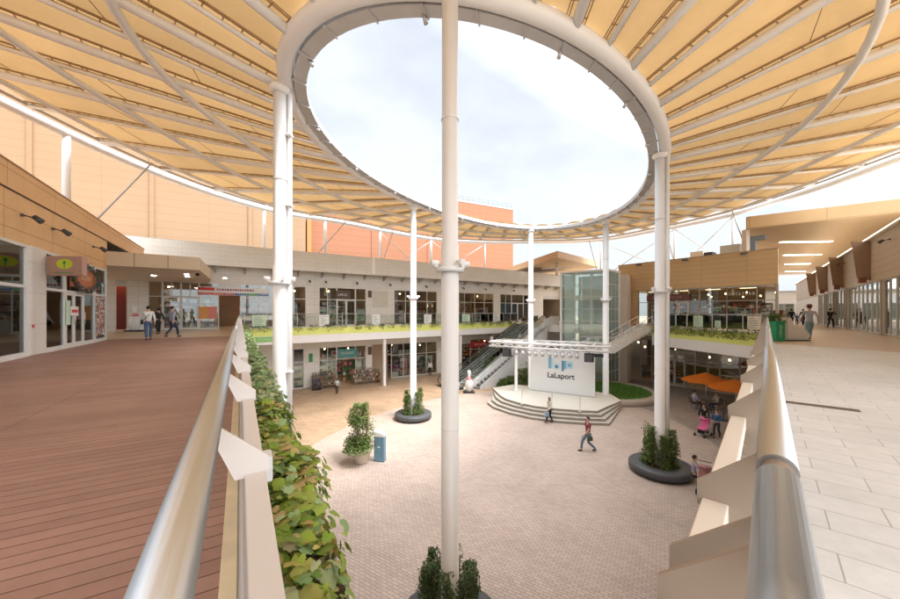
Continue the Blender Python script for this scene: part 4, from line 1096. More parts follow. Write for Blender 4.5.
for Y, xa, xb in ((36, 34.0, 38.8), (44.2, 42.2, 46.4), (52.5, 50.3, 53.6), (62, 59.5, 62.5), (72, 69, 72)):
    mb = MB(); a = Vector((xa - A.x, Y - A.y)); c = Vector((xb - A.x, Y - .4 - A.y)); mb.bar((a.x, a.y, -.03), (c.x, c.y, -.03), .35, .05); mb.build('strip_light', emis('strip_light', (1, .93, .78), 3.2), t)
# roof over the upper storey beside the lift tower
C0 = Vector((12.3, 40.0)); dL = Vector((-.2, .98)).normalized(); dR = Vector((.7, .714)).normalized()
t = thing('wedge_roof', 'tan pointed flat roof jutting out behind the glass lift tower', 'roof', (C0.x, C0.y, EYE + 6.2))
pts = [(0, 0), tuple(dR * 12), tuple(dR * 12 + dL * 16), tuple(dL * 16)]
MB().prism(pts, .03, .8).build('roof_slab', mat('tan_roof_edge', (.62, .42, .24), .5), t)
MB().prism([(a * .99, q * .99 + .03) for a, q in pts], -.01, .028).build('soffit', TANS, t)
mb = MB(); mb.tube([(1.2, 4.2, -.02), (1.2, 4.2, -1.6)], .18, 14); mb.build('roof_post', OFFW, t)
mb = MB(); mb.bar((-1.0, 3.0, -.9), (2.6, 2.6, -.75), .12, .12); mb.build('cross_arm', OFFW, t)
# the tall walls beyond
D = Vector((.894, .447)); P0 = Vector((10.8, 60.0)); Q0 = P0 - D * 32.4
t = thing('orange_building', 'tall plain orange building beyond the long shop roof', 'building', (Q0.x, Q0.y, 0), atan2(D.y, D.x))
MB().box(21.6, 32.4, 0, 18, 0, 24.6).build('tall_wall', ORANGE, t); MB().box(0, 21.59, .05, 18, 0, 20.6).build('low_wall', ORANGE, t)
MB().box(21.5, 32.45, -.06, 18, 24.6, 24.75).build('coping', GALV, t)
mb = MB()
for k in range(12):
    x = 21.8 + k * .95; mb.tube([(x, .25, 24.75), (x, .25, 25.6)], .03, 5)
for zz in (25.2, 25.6): mb.tube([(21.8, .25, zz), (32.3, .25, zz)], .03, 5)
mb.build('roof_railing', mat('green_grey_metal', (.16, .24, .2), .5), t)
for x in (8, 16.5, 27): MB().box(x - .02, x + .02, -.012, .04, 0, 20.5).build('wall_joint', mat('joint_brown', (.25, .10, .05), .7), t)
MB().box(-.5, .0, -1.4, .3, 0, 20.5).build('corner_return', mat('deep_orange', (.55, .2, .06), .7), t)
R0 = Vector((-18.0, 43.6)) - D * 46
t = thing('peach_building', 'tall plain peach wall rising beyond the left-hand roofs', 'building', (R0.x, R0.y, 0), atan2(D.y, D.x))
MB().box(0, 46, 0, 16, 0, 30).build('wall', PEACH, t)
for x in (4, 13, 22, 31, 40): MB().box(x - .2, x + .2, -.16, -.002, 0, 30).build('wall_rib', mat('peach_rib', (.285, .18, .10), .7), t)
# buildings at the end of the right-hand walkway
t = thing('far_white_building', 'bright white shop front closing the far end of the right-hand walkway', 'building', (58, 74, DECK), radians(-38))
MB().box(-14, 16, 0, 12, 0, 5.2).build('wall', mat('bright_white', (.78, .78, .76), .6), t)
for k in range(9): window(t, -13 + k * 3.0, -10.4 + k * 3.0, .1, 3.0, [-11.7 + k * 3.0], (2.2,), y=-.06, fm=ALU)
MB().box(-14.2, 16.2, -.5, 12.2, 5.2, 5.5).build('roof_edge', GALV, t)
x_ = -6
t2 = thing('blue_sign', 'small blue sign on the white front at the far end of the walkway', 'sign', (Vector((58, 74)) + Vector((cos(radians(-38)), sin(radians(-38)))) * -3.5 + Vector((-sin(radians(38)), -cos(radians(38)))) * .3).to_3d() + Vector((0, 0, DECK + 3.6)), radians(-38))
MB().box(-1.1, 1.1, -.08, 0, -.35, .35).build('board', SBLUE, t2); glyphs(t2, 1.6, .3, -.081, POST, 7)
t = thing('white_tent', 'pale tensile tent roof seen at the far end of the right-hand walkway', 'tent roof', (47, 60, DECK))
mb = MB(); mb.lathe([(5.2, 4.2), (3.4, 4.7), (1.7, 5.5), (.3, 7.0), (.0001, 7.1)], 16); mb.build('membrane', OFFW, t)
mb = MB(); mb.tube([(0, 0, 0), (0, 0, 7)], .12, 8); mb.build('mast', WHITE, t)

random.seed(77)
for px0, px1, fl, what, m in ((148, 216, 1, 'upper entrance shop', GOODP), (321, 364, 1, 'upper shop with the dark sign', GOODP), (396, 435, 1, 'upper shop behind the slim column', GOODS), (444, 492, 1, 'upper shop right of the nearest column', GOODS), (501, 530, 1, 'upper shop near the escalator top', GOODS),
                              (321, 366, 0, 'flower shop', FLOW), (392, 436, 0, 'ground-floor shop behind the slim column', GOODP), (471, 525, 0, 'ground-floor shop behind the escalator', GOODS)):
    a, c = g(px0), g(px1); n = max(1, int((c - a) / 2.1))
    for k in range(n): shelf(G, a + (c - a) * (k + .5) / n, 4.9, (DECK + .01) if fl else .03, 1.9, random.uniform(2.3, 2.9), 'tall back-wall shelf inside the ' + what, m, levels=6)
for k in range(6): shelf(LF, -5 + 2.3 * k, 4.6, DECK + .02, 2.0, 2.5, 'tall back-wall shelf inside the left deck shop', GOODS, levels=6)
for k in range(5): shelf(H, 1 + 2.1 * k, 4.4, DECK + .02, 1.8, 2.2, 'tall back-wall shelf in the upper floor of the tan building', GOODP, levels=5)
def strip_lamp(fr, x, y, z, L_, lab, grp, st=None):
    t = thing('ceiling_strip_lamp', lab, 'lamp', (*fr.w(x, y), z), fr.a, grp)
    MB().box(-L_ / 2, L_ / 2, -.09, .09, -.05, 0).build('casing', OFFW, t); MB().box(-L_ / 2 + .02, L_ / 2 - .02, -.07, .07, -.058, -.051).build('tube', st or emis('shop_strip', (1, .86, .68), 9.0), t)
WSTR = emis('amber_strip', (1, .66, .36), 5.0)
for px0, px1, fl, what, st in ((148, 216, 1, 'upper entrance shop', None), (241, 274, 1, 'shop with the strip sign', None), (282, 304, 1, 'narrow upper shop', None), (321, 364, 1, 'upper shop with the dark sign', None),
                           (396, 435, 1, 'upper shop behind the slim column', WSTR), (444, 492, 1, 'upper shop right of the nearest column', WSTR), (501, 530, 1, 'upper shop near the escalator top', WSTR),
                           (321, 366, 0, 'flower shop', None), (392, 436, 0, 'ground-floor shop behind the slim column', None), (471, 525, 0, 'ground-floor shop behind the escalator', WSTR)):
    a, c = g(px0), g(px1); n = max(1, int((c - a) / 3))
    for k in range(n):
        for yy in (1.3, 3.6): strip_lamp(G, a + (c - a) * (k + .5) / n, yy, (UT + .245) if fl else 4.4, 1.4, 'ceiling strip lamp inside the ' + what, 'strip lamps in the ' + what, st)
for k in range(6): strip_lamp(LF, -5 + 2.5 * k, 1.8, DECK + GZ + .09, 1.4, 'ceiling strip lamp inside the left deck shop', 'strip lamps in the left deck shop')
for k in range(4): strip_lamp(H, 1.5 + 2.6 * k, 2.0, HB - .05, 1.2, 'amber strip lamp inside the upper floor of the tan building', 'amber lamps upstairs in the tan building', WSTR)
for k in range(6): strip_lamp(H, 1 + 2.6 * k, 2.2, 4.3, 1.0, 'amber strip lamp inside the ground-floor cafe', 'amber lamps in the ground-floor cafe', WSTR)
for k in range(9): strip_lamp(RF, 2 - 3.4 * k, 2.6, DECK + RZ0 - .16, 1.6, 'ceiling strip lamp inside the right-hand arcade', 'strip lamps in the right-hand arcade')
PB = islandmat('poster_bits', [(.6, .1, .08), (.7, .66, .6), (.1, .25, .45), (.6, .45, .1), (.15, .35, .2), (.7, .4, .4), (.05, .05, .06)], .6)
def wposter(fr, px, z0, w_, h_, lab, y=.09, seed=0):
    rnd = random.Random(seed + int(px * 7)); t = thing('window_poster', lab, 'poster', (*fr.w(fr.px(px), y), z0), fr.a, None)
    MB().box(-w_ / 2, w_ / 2, 0, .01, 0, h_).build('sheet', rnd.choice([POST, PGR, mat('poster_cream', (.66, .58, .42), .6), mat('poster_rose', (.6, .25, .22), .6)]), t)
    mb = MB(); zz = .06
    while zz < h_ - .1:
        hh = rnd.uniform(.04, .22); mb.box(-w_ * .42, -w_ * .42 + w_ * rnd.uniform(.3, .84), -.004, -.001, zz, min(zz + hh, h_ - .04)); zz += hh + .05
    mb.build('print', PB, t)
for px, zz, w_, h_, lab in ((187, .9, .7, 1.0, 'poster on the upper entrance door left of the orange poster pair'), (246, .5, 1.0, 1.4, 'large poster in the window right of the dark upper entrance'), (262, .6, .9, 1.6, 'tall poster in the window just left of the twin-pipe column'),
                            (288, .4, .8, 1.2, 'poster in the window just right of the twin-pipe column'), (324, .5, .9, 1.4, 'leftmost poster in the upper window below the dark sign'), (333, .4, .7, 1.7, 'second poster in the upper window below the dark sign'), (361, .5, .8, 1.2, 'poster right of the doors below the dark sign'),
                            (402, .5, .8, 1.1, 'poster in the upper window left of the slim column'), (452, .9, .9, .7, 'poster in the upper window right of the nearest column'), (508, .6, .9, 1.1, 'poster in the upper window near the escalator top')):
    wposter(G, px, DECK + zz, w_, h_, lab)
for px, zz, w_, h_, lab in ((323, .8, .9, 1.2, 'poster in the flower shop window left of its doorway'), (298, .3, .9, 1.8, 'tall poster in the narrow ground-floor window'), (404, .3, .9, 1.8, 'poster in the ground-floor window left of the slim column'), (430, .4, .8, 1.7, 'poster in the ground-floor window right of the slim column'),
                            (484, .8, 1.1, 1.2, 'poster in the ground-floor window behind the escalator')):
    wposter(G, px, zz, w_, h_, lab)
for px, zz, w_, h_, lab in ((655, .7, .6, .8, 'small poster in the upper left window of the tan building'), (704, 1.2, .5, .45, 'white paper in the upper window right of the door of the tan building'), (717, 1.5, .55, .35, 'white paper beside the middle mullion of the tan building'),
                            (733, 1.45, .6, .4, 'white paper in the wide upper window of the tan building'), (741, .9, .6, .8, 'poster below the white window lettering')):
    wposter(H, px, DECK + zz, w_, h_, lab)
for px, zz, w_, h_, lab in ((672, 1.3, .4, .5, 'white notice on the ground-floor cafe door'),): wposter(H, px, zz, w_, h_, lab, y=-.07)
# ================================================================ stage
ST = .68
sb = [(2.9, 26.9), (3.2, 25.6), (4.1, 24.2), (5.3, 23.1), (6.8, 22.35), (8.4, 21.95), (9.9, 21.8)]
sback = [(12.4, 25.4), (12.6, 27.6), (9.4, 29.6), (5.6, 31.0), (3.6, 29.6)]
t = thing('stage', 'low pale outdoor stage with four curved steps in the plaza', 'stage', (7.5, 27, 0))
cen = Vector((7.8, 27.5))
for k in range(4):
    ins = .34 * k; pts = []
    for p in sb:
        v = Vector(p); d = (cen - v).normalized(); v = v + d * ins; pts.append((v.x - 7.5, v.y - 27))
    pts += [(x - 7.5, y - 27) for x, y in sback]
    z1 = ST * (k + 1) / 4
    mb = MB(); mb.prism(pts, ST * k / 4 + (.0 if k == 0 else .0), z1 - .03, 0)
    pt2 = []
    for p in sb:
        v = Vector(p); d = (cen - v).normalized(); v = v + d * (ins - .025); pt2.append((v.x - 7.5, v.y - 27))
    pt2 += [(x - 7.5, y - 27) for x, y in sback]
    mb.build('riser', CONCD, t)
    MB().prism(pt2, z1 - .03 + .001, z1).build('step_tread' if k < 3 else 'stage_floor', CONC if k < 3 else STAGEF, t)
SGP = 'slim posts along the front of the stage'
for px, py, lab in ((522, 404, 'leftmost'), (552, 408, 'middle'), (580, 411.5, 'rightmost')):
    x, y = plz_pt(px, py, ST)
    q = thing('stage_post', lab + ' of the slim grey rope posts on the front of the stage', 'post', (x, y, ST), 0, SGP)
    MB().lathe([(.12, 0), (.12, .02), (.022, .03), (.022, .95), (.03, .96), (.03, 1.0)], 14).build('post', GALV, q)
# screen with the logo
sa = Vector((6.62, 28.75)); sbb = Vector((10.85, 26.2)); sd = (sbb - sa); SL = sd.length; sang = atan2(sd.y, sd.x)
t = thing('stage_screen', 'large white stage backdrop with pale blue logo shapes and LaLaport lettering', 'screen', (sa.x, sa.y, ST), sang)
MB().box(0, SL, 0, .12, .06, 3.35).build('panel', mat('white_screen', (.74, .75, .74), .45, var=.02), t, bevel=.01)
MB().box(-.03, SL + .03, -.05, .2, 0.001, .058).build('base_rail', GALV, t)
LB1 = mat('logo_blue', (.20, .42, .56), .5, var=.03); LB2 = mat('logo_pale', (.50, .68, .74), .5, var=.03); LB3 = mat('logo_deep', (.09, .24, .36), .5, var=.03)
def slabz(x0, x1, z0, z1, m, nm, y=-.006): MB().box(x0, x1, y, -.001, z0, z1).build(nm, m, t)
sx = SL
slabz(.295 * sx, .345 * sx, 1.92, 2.85, LB1, 'logo_bar'); slabz(.35 * sx, .375 * sx, 1.92, 2.75, LB2, 'logo_bar')
slabz(.385 * sx, .475 * sx, 1.92, 2.35, LB2, 'logo_block'); slabz(.505 * sx, .54 * sx, 1.78, 2.6, LB3, 'logo_bar'); slabz(.541 * sx, .575 * sx, 1.95, 2.6, LB1, 'logo_bar'); slabz(.576 * sx, .68 * sx, 2.0, 2.6, LB2, 'logo_block')
for cx_, cz_, r, m in ((.425 * sx, 2.1, .13, LB3), (.628 * sx, 2.28, .15, LB1)):
    mb = MB(); mb.extr([(cx_ + r * cos(2 * pi * k / 24), -.012, cz_ + r * sin(2 * pi * k / 24)) for k in range(24)], (0, .005, 0)); mb.build('logo_dot', m, t)
text_mesh('lettering', 'LaLaport', .58, CHAR, t, (.49 * sx, -.006, 1.38), ext=.004, bold=.012)
# lighting truss
TZ = 4.58
def V3(p, z): return Vector((p[0], p[1], z))
fa_, fb_ = Vector((3.3, 29.6)), Vector((11.3, 25.0)); bk = Vector((.50, .86)) * 3.0
t = thing('stage_truss', 'flat white lattice lighting frame over the stage', 'truss', (fa_.x, fa_.y, TZ))
o_ = V3(fa_, 0)
def tr(a, c, r=.035): return MB().tube([a - V3(fa_, TZ), c - V3(fa_, TZ)], r, 8)
for a, c, nm in ((fa_, fb_, 'front_chord'), (fa_ + bk, fb_ + bk, 'rear_chord')):
    for z in (TZ, TZ - .34): tr(V3(a, z), V3(c, z), .075).build(nm, WHITE, t)
    n = 16
    for k in range(n):
        p, q = a.lerp(c, k / n), a.lerp(c, (k + 1) / n)
        tr(V3(p, TZ if k % 2 else TZ - .34), V3(q, TZ - .34 if k % 2 else TZ), .038).build('lattice_bar', WHITE, t)
for k in range(9):
    p = fa_.lerp(fb_, k / 8)
    tr(V3(p, TZ), V3(p + bk, TZ), .06).build('cross_tube', WHITE, t); tr(V3(p, TZ - .34), V3(p + bk, TZ - .34), .03).build('cross_tube', WHITE, t)
    if k < 8:
        q = fa_.lerp(fb_, (k + 1) / 8); tr(V3(p, TZ), V3(q + bk, TZ), .035).build('diagonal_bar', WHITE, t)
px_, py_ = plz_pt(516, 390.5, ST)
q = thing('truss_post', 'white square post holding the left end of the stage truss', 'post', (px_, py_, ST))
MB().box(-.2, .2, -.2, .2, 0, .1).build('base_plate', WHITE, q); MB().box(-.11, .11, -.11, .11, .1, TZ - .40 - ST).build('post', WHITE, q)
LG1 = 'stage spotlights hanging from the truss'
for k in range(10):
    p = fa_.lerp(fb_, .26 + .056 * k)
    q = thing('stage_light', 'grey can stage light hanging in the row under the front of the truss', 'stage light', (p.x, p.y, TZ - .38), .2 * (k % 3), LG1)
    MB().box(-.015, .015, -.015, .015, -.16, 0).build('hook', GALV, q)
    MB().tube([(0, .10, -.2), (0, -.2, -.5)], [.12, .15], 14).build('can', GALV, q)
    MB().box(-.14, -.125, -.02, .02, -.34, -.12).box(.125, .14, -.02, .02, -.34, -.12).box(-.125, .125, -.02, .02, -.15, -.13).build('yoke', GALV, q)
for fr_, lab in ((.175, 'left'), (.862, 'right')):
    p = fa_.lerp(fb_, fr_)
    q = thing('stage_speaker', 'black loudspeaker hanging under the %s part of the stage truss' % lab, 'speaker', (p.x, p.y, TZ - .38), sang)
    MB().box(-.03, .03, -.03, .03, -.12, 0).build('hanger', BLACK, q)
    MB().extr([(-.3, -.28, -.75), (.3, -.28, -.75), (.3, -.32, -.12), (-.3, -.32, -.12)], (0, .5, 0)).build('cabinet', BLACK, q)
    MB().box(-.26, .26, -.34, -.325, -.7, -.17).build('grille', DGREY, q)
    if fr_ > .5: MB().box(.35, .95, -.1, .15, -.36, -.14).build('side_lamp', BLACK, q)
# ================================================================ escalator
E0 = Vector((1.3, 32.05)); EA = atan2(6.4, 9.0); EF = Frame(E0, EA); ER = DECK; EL = 10.9
sl_ = ER / EL
t = thing('escalator', 'pair of escalators with pale side walls climbing to the upper deck', 'escalator', (*E0, 0), EA)
def ez(x): return max(0, min(ER, (x - .0) * sl_))
for yy, nm in ((0.0, 'near_flight'), (1.55, 'far_flight')):
    # truss body
    MB().extr([(-1.2, yy, .02), (0, yy, .02), (EL, yy, ER - .02), (EL + .0, yy, ER - 1.0), (1.6, yy, .02)], (0, 1.35, 0)).build('truss_body', WHITE, t)
    mb = MB(); n = 30
    for k in range(n):
        x0 = EL * k / n; z = ER * (k + .9) / n
        mb.box(x0, x0 + EL / n, yy + .22, yy + 1.13, max(.03, z - .22), z + .02)
    mb.build('steps', mat('escalator_step', (.24, .26, .26), .5, .4), t)
    for s in (yy + .12, yy + 1.2):
        MB().extr([(-.9, s, .15), (0.1, s, .15), (EL + .1, s, ER + .15), (EL + .6, s, ER + .15), (EL + .6, s, ER + .9), (EL, s, ER + .9), (-.1, s, .9), (-.9, s, .9)], (0, .02, 0)).build('glass_balustrade', RGLASS, t)
        MB().tube([(-.9, s + .01, .2), (-1.1, s + .01, .55), (-.9, s + .01, .93), (-.1, s + .01, .93), (EL, s + .01, ER + .93), (EL + .7, s + .01, ER + .93)], .04, 8).build('handrail_belt', BLACK, t)
        MB().extr([(0, s - .04, .0), (EL, s - .04, ER), (EL, s - .04, ER + .15), (0, s - .04, .15)], (0, .1, 0)).build('skirt', mat('green_grey_skirt', (.55, .62, .58), .4, .1), t)
# emergency stairs strip in front (dark treads)
mb = MB(); n = 22
for k in range(n): mb.box(1.0 + EL * k / n * .9, 1.0 + EL * (k + 1) / n * .9, -.75, -.08, ER * k / n * .9, ER * (k + .6) / n * .9)
mb.build('side_steps', mat('dark_tread', (.2, .2, .19), .6), t)
MB().extr([(1.2, -.86, .0), (10.6, -.86, .0), (10.6, -.86, ER + .05), (EL + .2, -.86, ER + .05), (1.2, -.86, .25)], (0, .08, 0)).build('side_wall', mat('white_render', (.66, .65, .63), .6, var=.04), t)
MB().extr([(EL - 1.2, -.84, ER - .3), (10.6, -.84, ER - .3), (12.6, -.84, ER - .1), (12.6, -.84, ER + .95), (11.4, -.84, ER + .95), (10.2, -.84, ER + .6)], (0, .07, 0)).build('landing_parapet', OFFW, t)
MB().tube([(1.1, -.82, 1.1), (EL + .4, -.82, ER + 1.0)], .03, 8).build('side_handrail', GALV, t)
for k in range(3): MB().tube([(-1.4 + k * 1.4, -1.1, 0), (-1.4 + k * 1.4, -1.1, .95)], .02, 8).build('guard_post', GALV, t)
MB().tube([(-1.4, -1.1, .95), (1.4, -1.1, .95)], .02, 8).build('guard_rail', GALV, t)
# ================================================================ lift tower
TL, TC_, TR = Vector((11.4, 35.9)), Vector((15.0, 33.3)), Vector((17.0, 35.2)); TB = TL + (TR - TC_)
ta = atan2((TC_ - TL).y, (TC_ - TL).x); t = thing('lift_tower', 'tall glass lift tower with white horizontal bands beside the tan building', 'lift tower', (*TL, 0), ta)
TF = Frame(TL, ta); TW = (TC_ - TL).length; c_r = TF.loc(*TR); TD = c_r[1]; TH_ = 11.15
def tp(x, y): return (x, y)
SK = c_r[0] - TW
def tq(u, v): return (u * TW + v * SK, v * TD)
for u, v in ((0, 0), (1, 0), (1, 1), (0, 1)):
    x, y = tq(u, v); MB().box(x - .09, x + .09, y - .09, y + .09, .02, TH_).build('corner_post', WHITE, t)
for (a, c, nm, gm) in ((tq(0, 0), tq(1, 0), 'front', TGLASS), (tq(1, 0), tq(1, 1), 'side', TGLASS), (tq(0, 0), tq(0, 1), 'left', TGLASS), (tq(0, 1), tq(1, 1), 'back', TGLASS)):
    a = Vector(a); c = Vector(c); d = (c - a).normalized(); nn = Vector((-d.y, d.x)) * .012
    for k in range(9):
        z = .15 + (TH_ - .3) * k / 9
        mb = MB(); p, q = a + d * .1, c - d * .1
        mb.prism([tuple(p), tuple(q), tuple(q + nn), tuple(p + nn)], z + .03, z + (TH_ - .3) / 9 - .03); mb.build('glass_pane', gm, t)
        MB().bar((a.x, a.y, z), (c.x, c.y, z), .06, .05).build('transom', ALU, t)
    for fr_ in (.33, .66):
        p = a.lerp(c, fr_); MB().bar((p.x, p.y, .1), (p.x, p.y, TH_ - .2), .04, .04).build('mullion', ALU, t)
MB().prism([tq(-.02, -.03), tq(1.02, -.03), tq(1.03, 1.02), tq(-.02, 1.02)], TH_ - .12, TH_ + .06).build('roof', OFFW, t)
for z in (DECK - .3, DECK + 2.6, 1.4): MB().prism([tq(.1, .04), tq(.97, .04), tq(.97, .96), tq(.1, .96)], z, z + .45).build('floor_band', WHITE, t)
for u in (.22, .62): x, y = tq(u, .2); MB().box(x - .14, x + .14, y - .14, y + .14, .05, TH_ - .3).build('shaft_column', WHITE, t)
MB().box(*(lambda a, c: (a[0], c[0], a[1], c[1]))(tq(.3, .3), tq(.58, .75)), DECK + .2, DECK + 2.6).build('lift_car', mat('lift_car', (.5, .52, .5), .4), t)
MB().box(*(lambda a, c: (a[0], c[0], a[1], c[1]))(tq(1.0, .08), tq(1.16, .95)), .02, TH_ - .7).build('stone_pier', mat('pinkish_pier', (.58, .48, .40), .6), t) if False else None
MB().box(*(lambda a, c: (a[0], c[0], a[1], a[1] + .1))(tq(.12, .97), tq(.9, .97)), .1, TH_ - .3).build('rear_wall', mat('pale_tower_wall', (.76, .80, .76), .5), t)
MB().box(*(lambda a, c: (a[0], c[0], a[1], a[1] + .05))(tq(.04, .12), tq(.24, .12)), .1, TH_ - .3).build('white_side_panel', WHITE, t)
q = thing('tower_pier', 'pinkish wall strip on the right of the glass lift tower', 'wall', (17.25, 35.4, 0), ta)
MB().box(0, .65, -.2, 2.0, .02, TH_ - .3).build('wall', mat('pinkish_pier', (.60, .50, .42), .6), q)
# ================================================================ stairs between the landing and the cafe balcony
t = thing('plaza_stairs', 'pale flight of open stairs dropping left from the cafe balcony beside the lift tower', 'stairs', (17.95, 31.1, 0), radians(184))
zl = 3.8; n = 10; run = 3.5
for k in range(n):
    z = DECK - (DECK - zl) * (k + 1) / (n + 1); MB().box(run * k / n, run * (k + 1) / n, -2.0, .0, z - .3, z).build('tread', OFFW, t)
for yy in (.0, -2.08):
    MB().extr([(-.1, yy, DECK - .12), (0.05, yy, DECK + .02), (run, yy, zl + .1), (run + 2.3, yy, zl + .1), (run + 2.3, yy, zl - .35), (run, yy, zl - .35)], (0, .06, 0)).build('stringer', OFFW, t)
MB().box(run, run + 2.3, -2.0, -.0, zl - .1, zl).build('landing', CONC, t)
zb = 2.0
for k in range(9): MB().box(run + 2.3 + .3 * k, run + 2.3 + .3 * (k + 1) + .02, -2.0, 0, zl - .19 * (k + 1) - .06, zl - .19 * (k + 1)).build('tread', CONC, t)
for yy in (.03, -2.05):
    for hh, nm in ((1.0, 'handrail'), (.55, 'mid_rail'), (.3, 'mid_rail')):
        MB().tube([(0, yy, DECK + hh), (run, yy, zl + hh), (run + 2.3, yy, zl + hh), (run + 5.0, yy, zl + hh - 1.7)], .026 if hh == 1 else .014, 8).build(nm, WHITE, t)
    for k in range(8):
        x = (run + 2.3) * k / 7; z0 = DECK - (DECK - zl) * min(1, x / run); MB().tube([(x, yy, z0), (x, yy, z0 + 1.0)], .022, 8).build('baluster_post', WHITE, t)
# ================================================================ lawn bed
t = thing('lawn_bed', 'round raised lawn bed with a pale stone curb behind the right end of the stage', 'planter', (13.35, 30.2, 0))
MB().lathe([(4.2, 0), (4.2, .42), (4.15, .46), (3.6, .46), (3.55, .36)], 56).build('curb', mat('curb_stone', (.44, .38, .31), .7, var=.12, bump=.2), t)
MB().lathe([(3.58, 0.02), (3.58, .33), (2, .42), (.001, .46)], 48).build('soil', SOIL, t)
mb = MB()
for k in range(12000):
    a = random.uniform(0, 2 * pi); r = 3.5 * sqrt(random.random()); x, y = r * cos(a), r * sin(a)
    if Vector((x + 13.35 - 12.1, y + 30.2 - 27.2)).length < .4: continue
    h_ = random.uniform(.08, .22) * (1.6 if random.random() < .1 else 1); b2 = random.uniform(0, 6.3); w_ = random.uniform(.02, .05); z = .33 + .12 * (1 - r / 3.5)
    lx, ly = random.uniform(-.1, .1), random.uniform(-.1, .1)
    mb.poly([(x - w_ * cos(b2), y - w_ * sin(b2), z), (x + w_ * cos(b2), y + w_ * sin(b2), z), (x + lx, y + ly, z + h_)])
o = mb.build('grass', GRASS, t); o['kind'] = 'stuff'

# ================================================================ plants
def leaf_quad(mb, c, s, q):
    mb.poly([c + q @ (Vector(p) * s) for p in ((0, -1, 0), (.45, -.1, .12), (0, 1, -.05), (-.45, -.1, .12))])
def rot():
    return Matrix.Rotation(random.uniform(0, 6.3), 3, 'Z') @ Matrix.Rotation(random.uniform(-1.1, 1.1), 3, 'X') @ Matrix.Rotation(random.uniform(-.6, .6), 3, 'Y')
def upright_shrub(name, lab, x, y, z, hgt, rad, n, m, grp=None, ls=.06, cat='shrub', lean=0.0, taper=.5, bushy=0.0):
    t = thing(name, lab, cat, (x, y, z), random.uniform(0, 6), grp)
    mb = MB(); stems = []
    for k in range(5):
        a = random.uniform(0, 6.3); r0 = rad * .25; top = (rad * .45 * cos(a) + lean * hgt, rad * .45 * sin(a), hgt * random.uniform(.75, .97))
        pts = [(r0 * cos(a), r0 * sin(a), 0), (top[0] * .5 + r0 * cos(a) * .5, top[1] * .5, hgt * .5), top]
        mb.tube(pts, [.018, .013, .004], 5); stems.append(pts)
    mb.build('stems', STEM, t)
    mb = MB()
    clumps = [(random.uniform(0, 6.3), random.random(), random.uniform(.12, .3)) for _ in range(40)]
    for k in range(n):
        ca, cz, cr = random.choice(clumps)
        zz = max(.03, min(1.0, cz + random.gauss(0, .07)))
        env = rad * (1 - taper * zz) * (.75 + .25 * sin(zz * 9 + ca))
        rr = env * (.3 + .75 * random.random() ** .6)
        a = ca + random.gauss(0, .75)
        c = Vector((rr * cos(a) + lean * hgt * zz + random.gauss(0, .03), rr * sin(a) + random.gauss(0, .03), zz * hgt))
        leaf_quad(mb, c, ls * random.uniform(.6, 1.3), rot())
    mb.build('foliage', m, t)['kind'] = 'stuff'
    return t
PG = 'round charcoal bench planters at the column feet'
def planter(x, y, R, lab, hollow, np_, seed, leafm, lab2, hs):
    random.seed(seed)
    t = thing('round_planter', lab, 'planter', (x, y, 0), 0, PG)
    MB().lathe([(R - .16, 0.0), (R - .16, .10), (R, .14), (R, .36), (R - .03, .40), (hollow + .03, .40), (hollow, .40), (hollow, .25)], 48).build('bench_ring', PLANTER, t)
    mb = MB(); i0 = len(mb.v); nn = 40
    ra, rb_ = .25, hollow + .01
    for k in range(nn):
        a = 2 * pi * k / nn; mb.vert((rb_ * cos(a), rb_ * sin(a), .34)); mb.vert((ra * cos(a), ra * sin(a), .38))
    for k in range(nn):
        k2 = (k + 1) % nn; mb.face((2 * k, 2 * k2, 2 * k2 + 1, 2 * k + 1))
    mb.build('soil', SOIL, t)
    for k in range(np_):
        a = 2 * pi * k / np_ + .35; r = (hollow + .22) / 2
        upright_shrub('planter_shrub', lab2, x + r * cos(a), y + r * sin(a), .34, hs * random.uniform(.75, 1.1), .34, 2300 if seed == 1 else 1500, leafm, 'shrubs in the planter: ' + lab2, .036 if seed == 1 else .05)
planter(0, 7.5, 1.22, 'charcoal round bench planter at the foot of the nearest column', .72, 6, 1, LEAFD, 'dark upright shrub in the foreground planter round the nearest column', 1.55)
planter(-2.45, 23.3, 1.22, 'charcoal round bench planter standing alone at the left of the plaza', .72, 5, 2, LEAFM, 'green upright shrub in the left plaza planter', 1.55)
planter(9.3, 15.5, 1.25, 'charcoal round bench planter beside the tan railing on the right', .75, 6, 3, LEAFM, 'leafy upright shrub in the right-hand planter', 1.7)
random.seed(11)
# potted tree and bin box
x, y = plz_pt(362, 462.5)
t = thing('plant_pot', 'pale tapered plant pot standing on the plaza left of the nearest column', 'plant pot', (x, y, 0))
MB().lathe([(.26, 0), (.30, .04), (.42, .58), (.46, .62), (.46, .68), (.40, .68), (.38, .56)], 28).build('pot', mat('pale_terracotta', (.60, .52, .43), .7, var=.1), t)
MB().lathe([(.39, .55), (.001, .58)], 20).build('soil', SOIL, t)
upright_shrub('potted_shrub', 'tall loose leafy shrub growing from the pale pot beside the blue-grey box', x, y, .57, 2.2, .85, 5200, LEAFM, None, .06, lean=.03, taper=.35)
upright_shrub('trailing_ground_plant', 'bright low foliage spilling over the rim of the pale plant pot', x, y - .02, .56, .5, .58, 620, islandmat('bright_leaves', [(.10, .2, .03), (.16, .26, .05), (.2, .28, .08), (.07, .15, .02)], .5, .2), None, .07, taper=.3)
x, y = plz_pt(377, 462)
t = thing('waste_bin', 'blue-grey box bin with a white sloping top beside the potted shrub', 'bin', (x + .12, y + .1, 0), radians(-12))
MB().box(-.25, .25, -.14, .14, .03, 1.2).build('body', mat('blue_grey_panel', (.13, .24, .32), .5), t, bevel=.01)
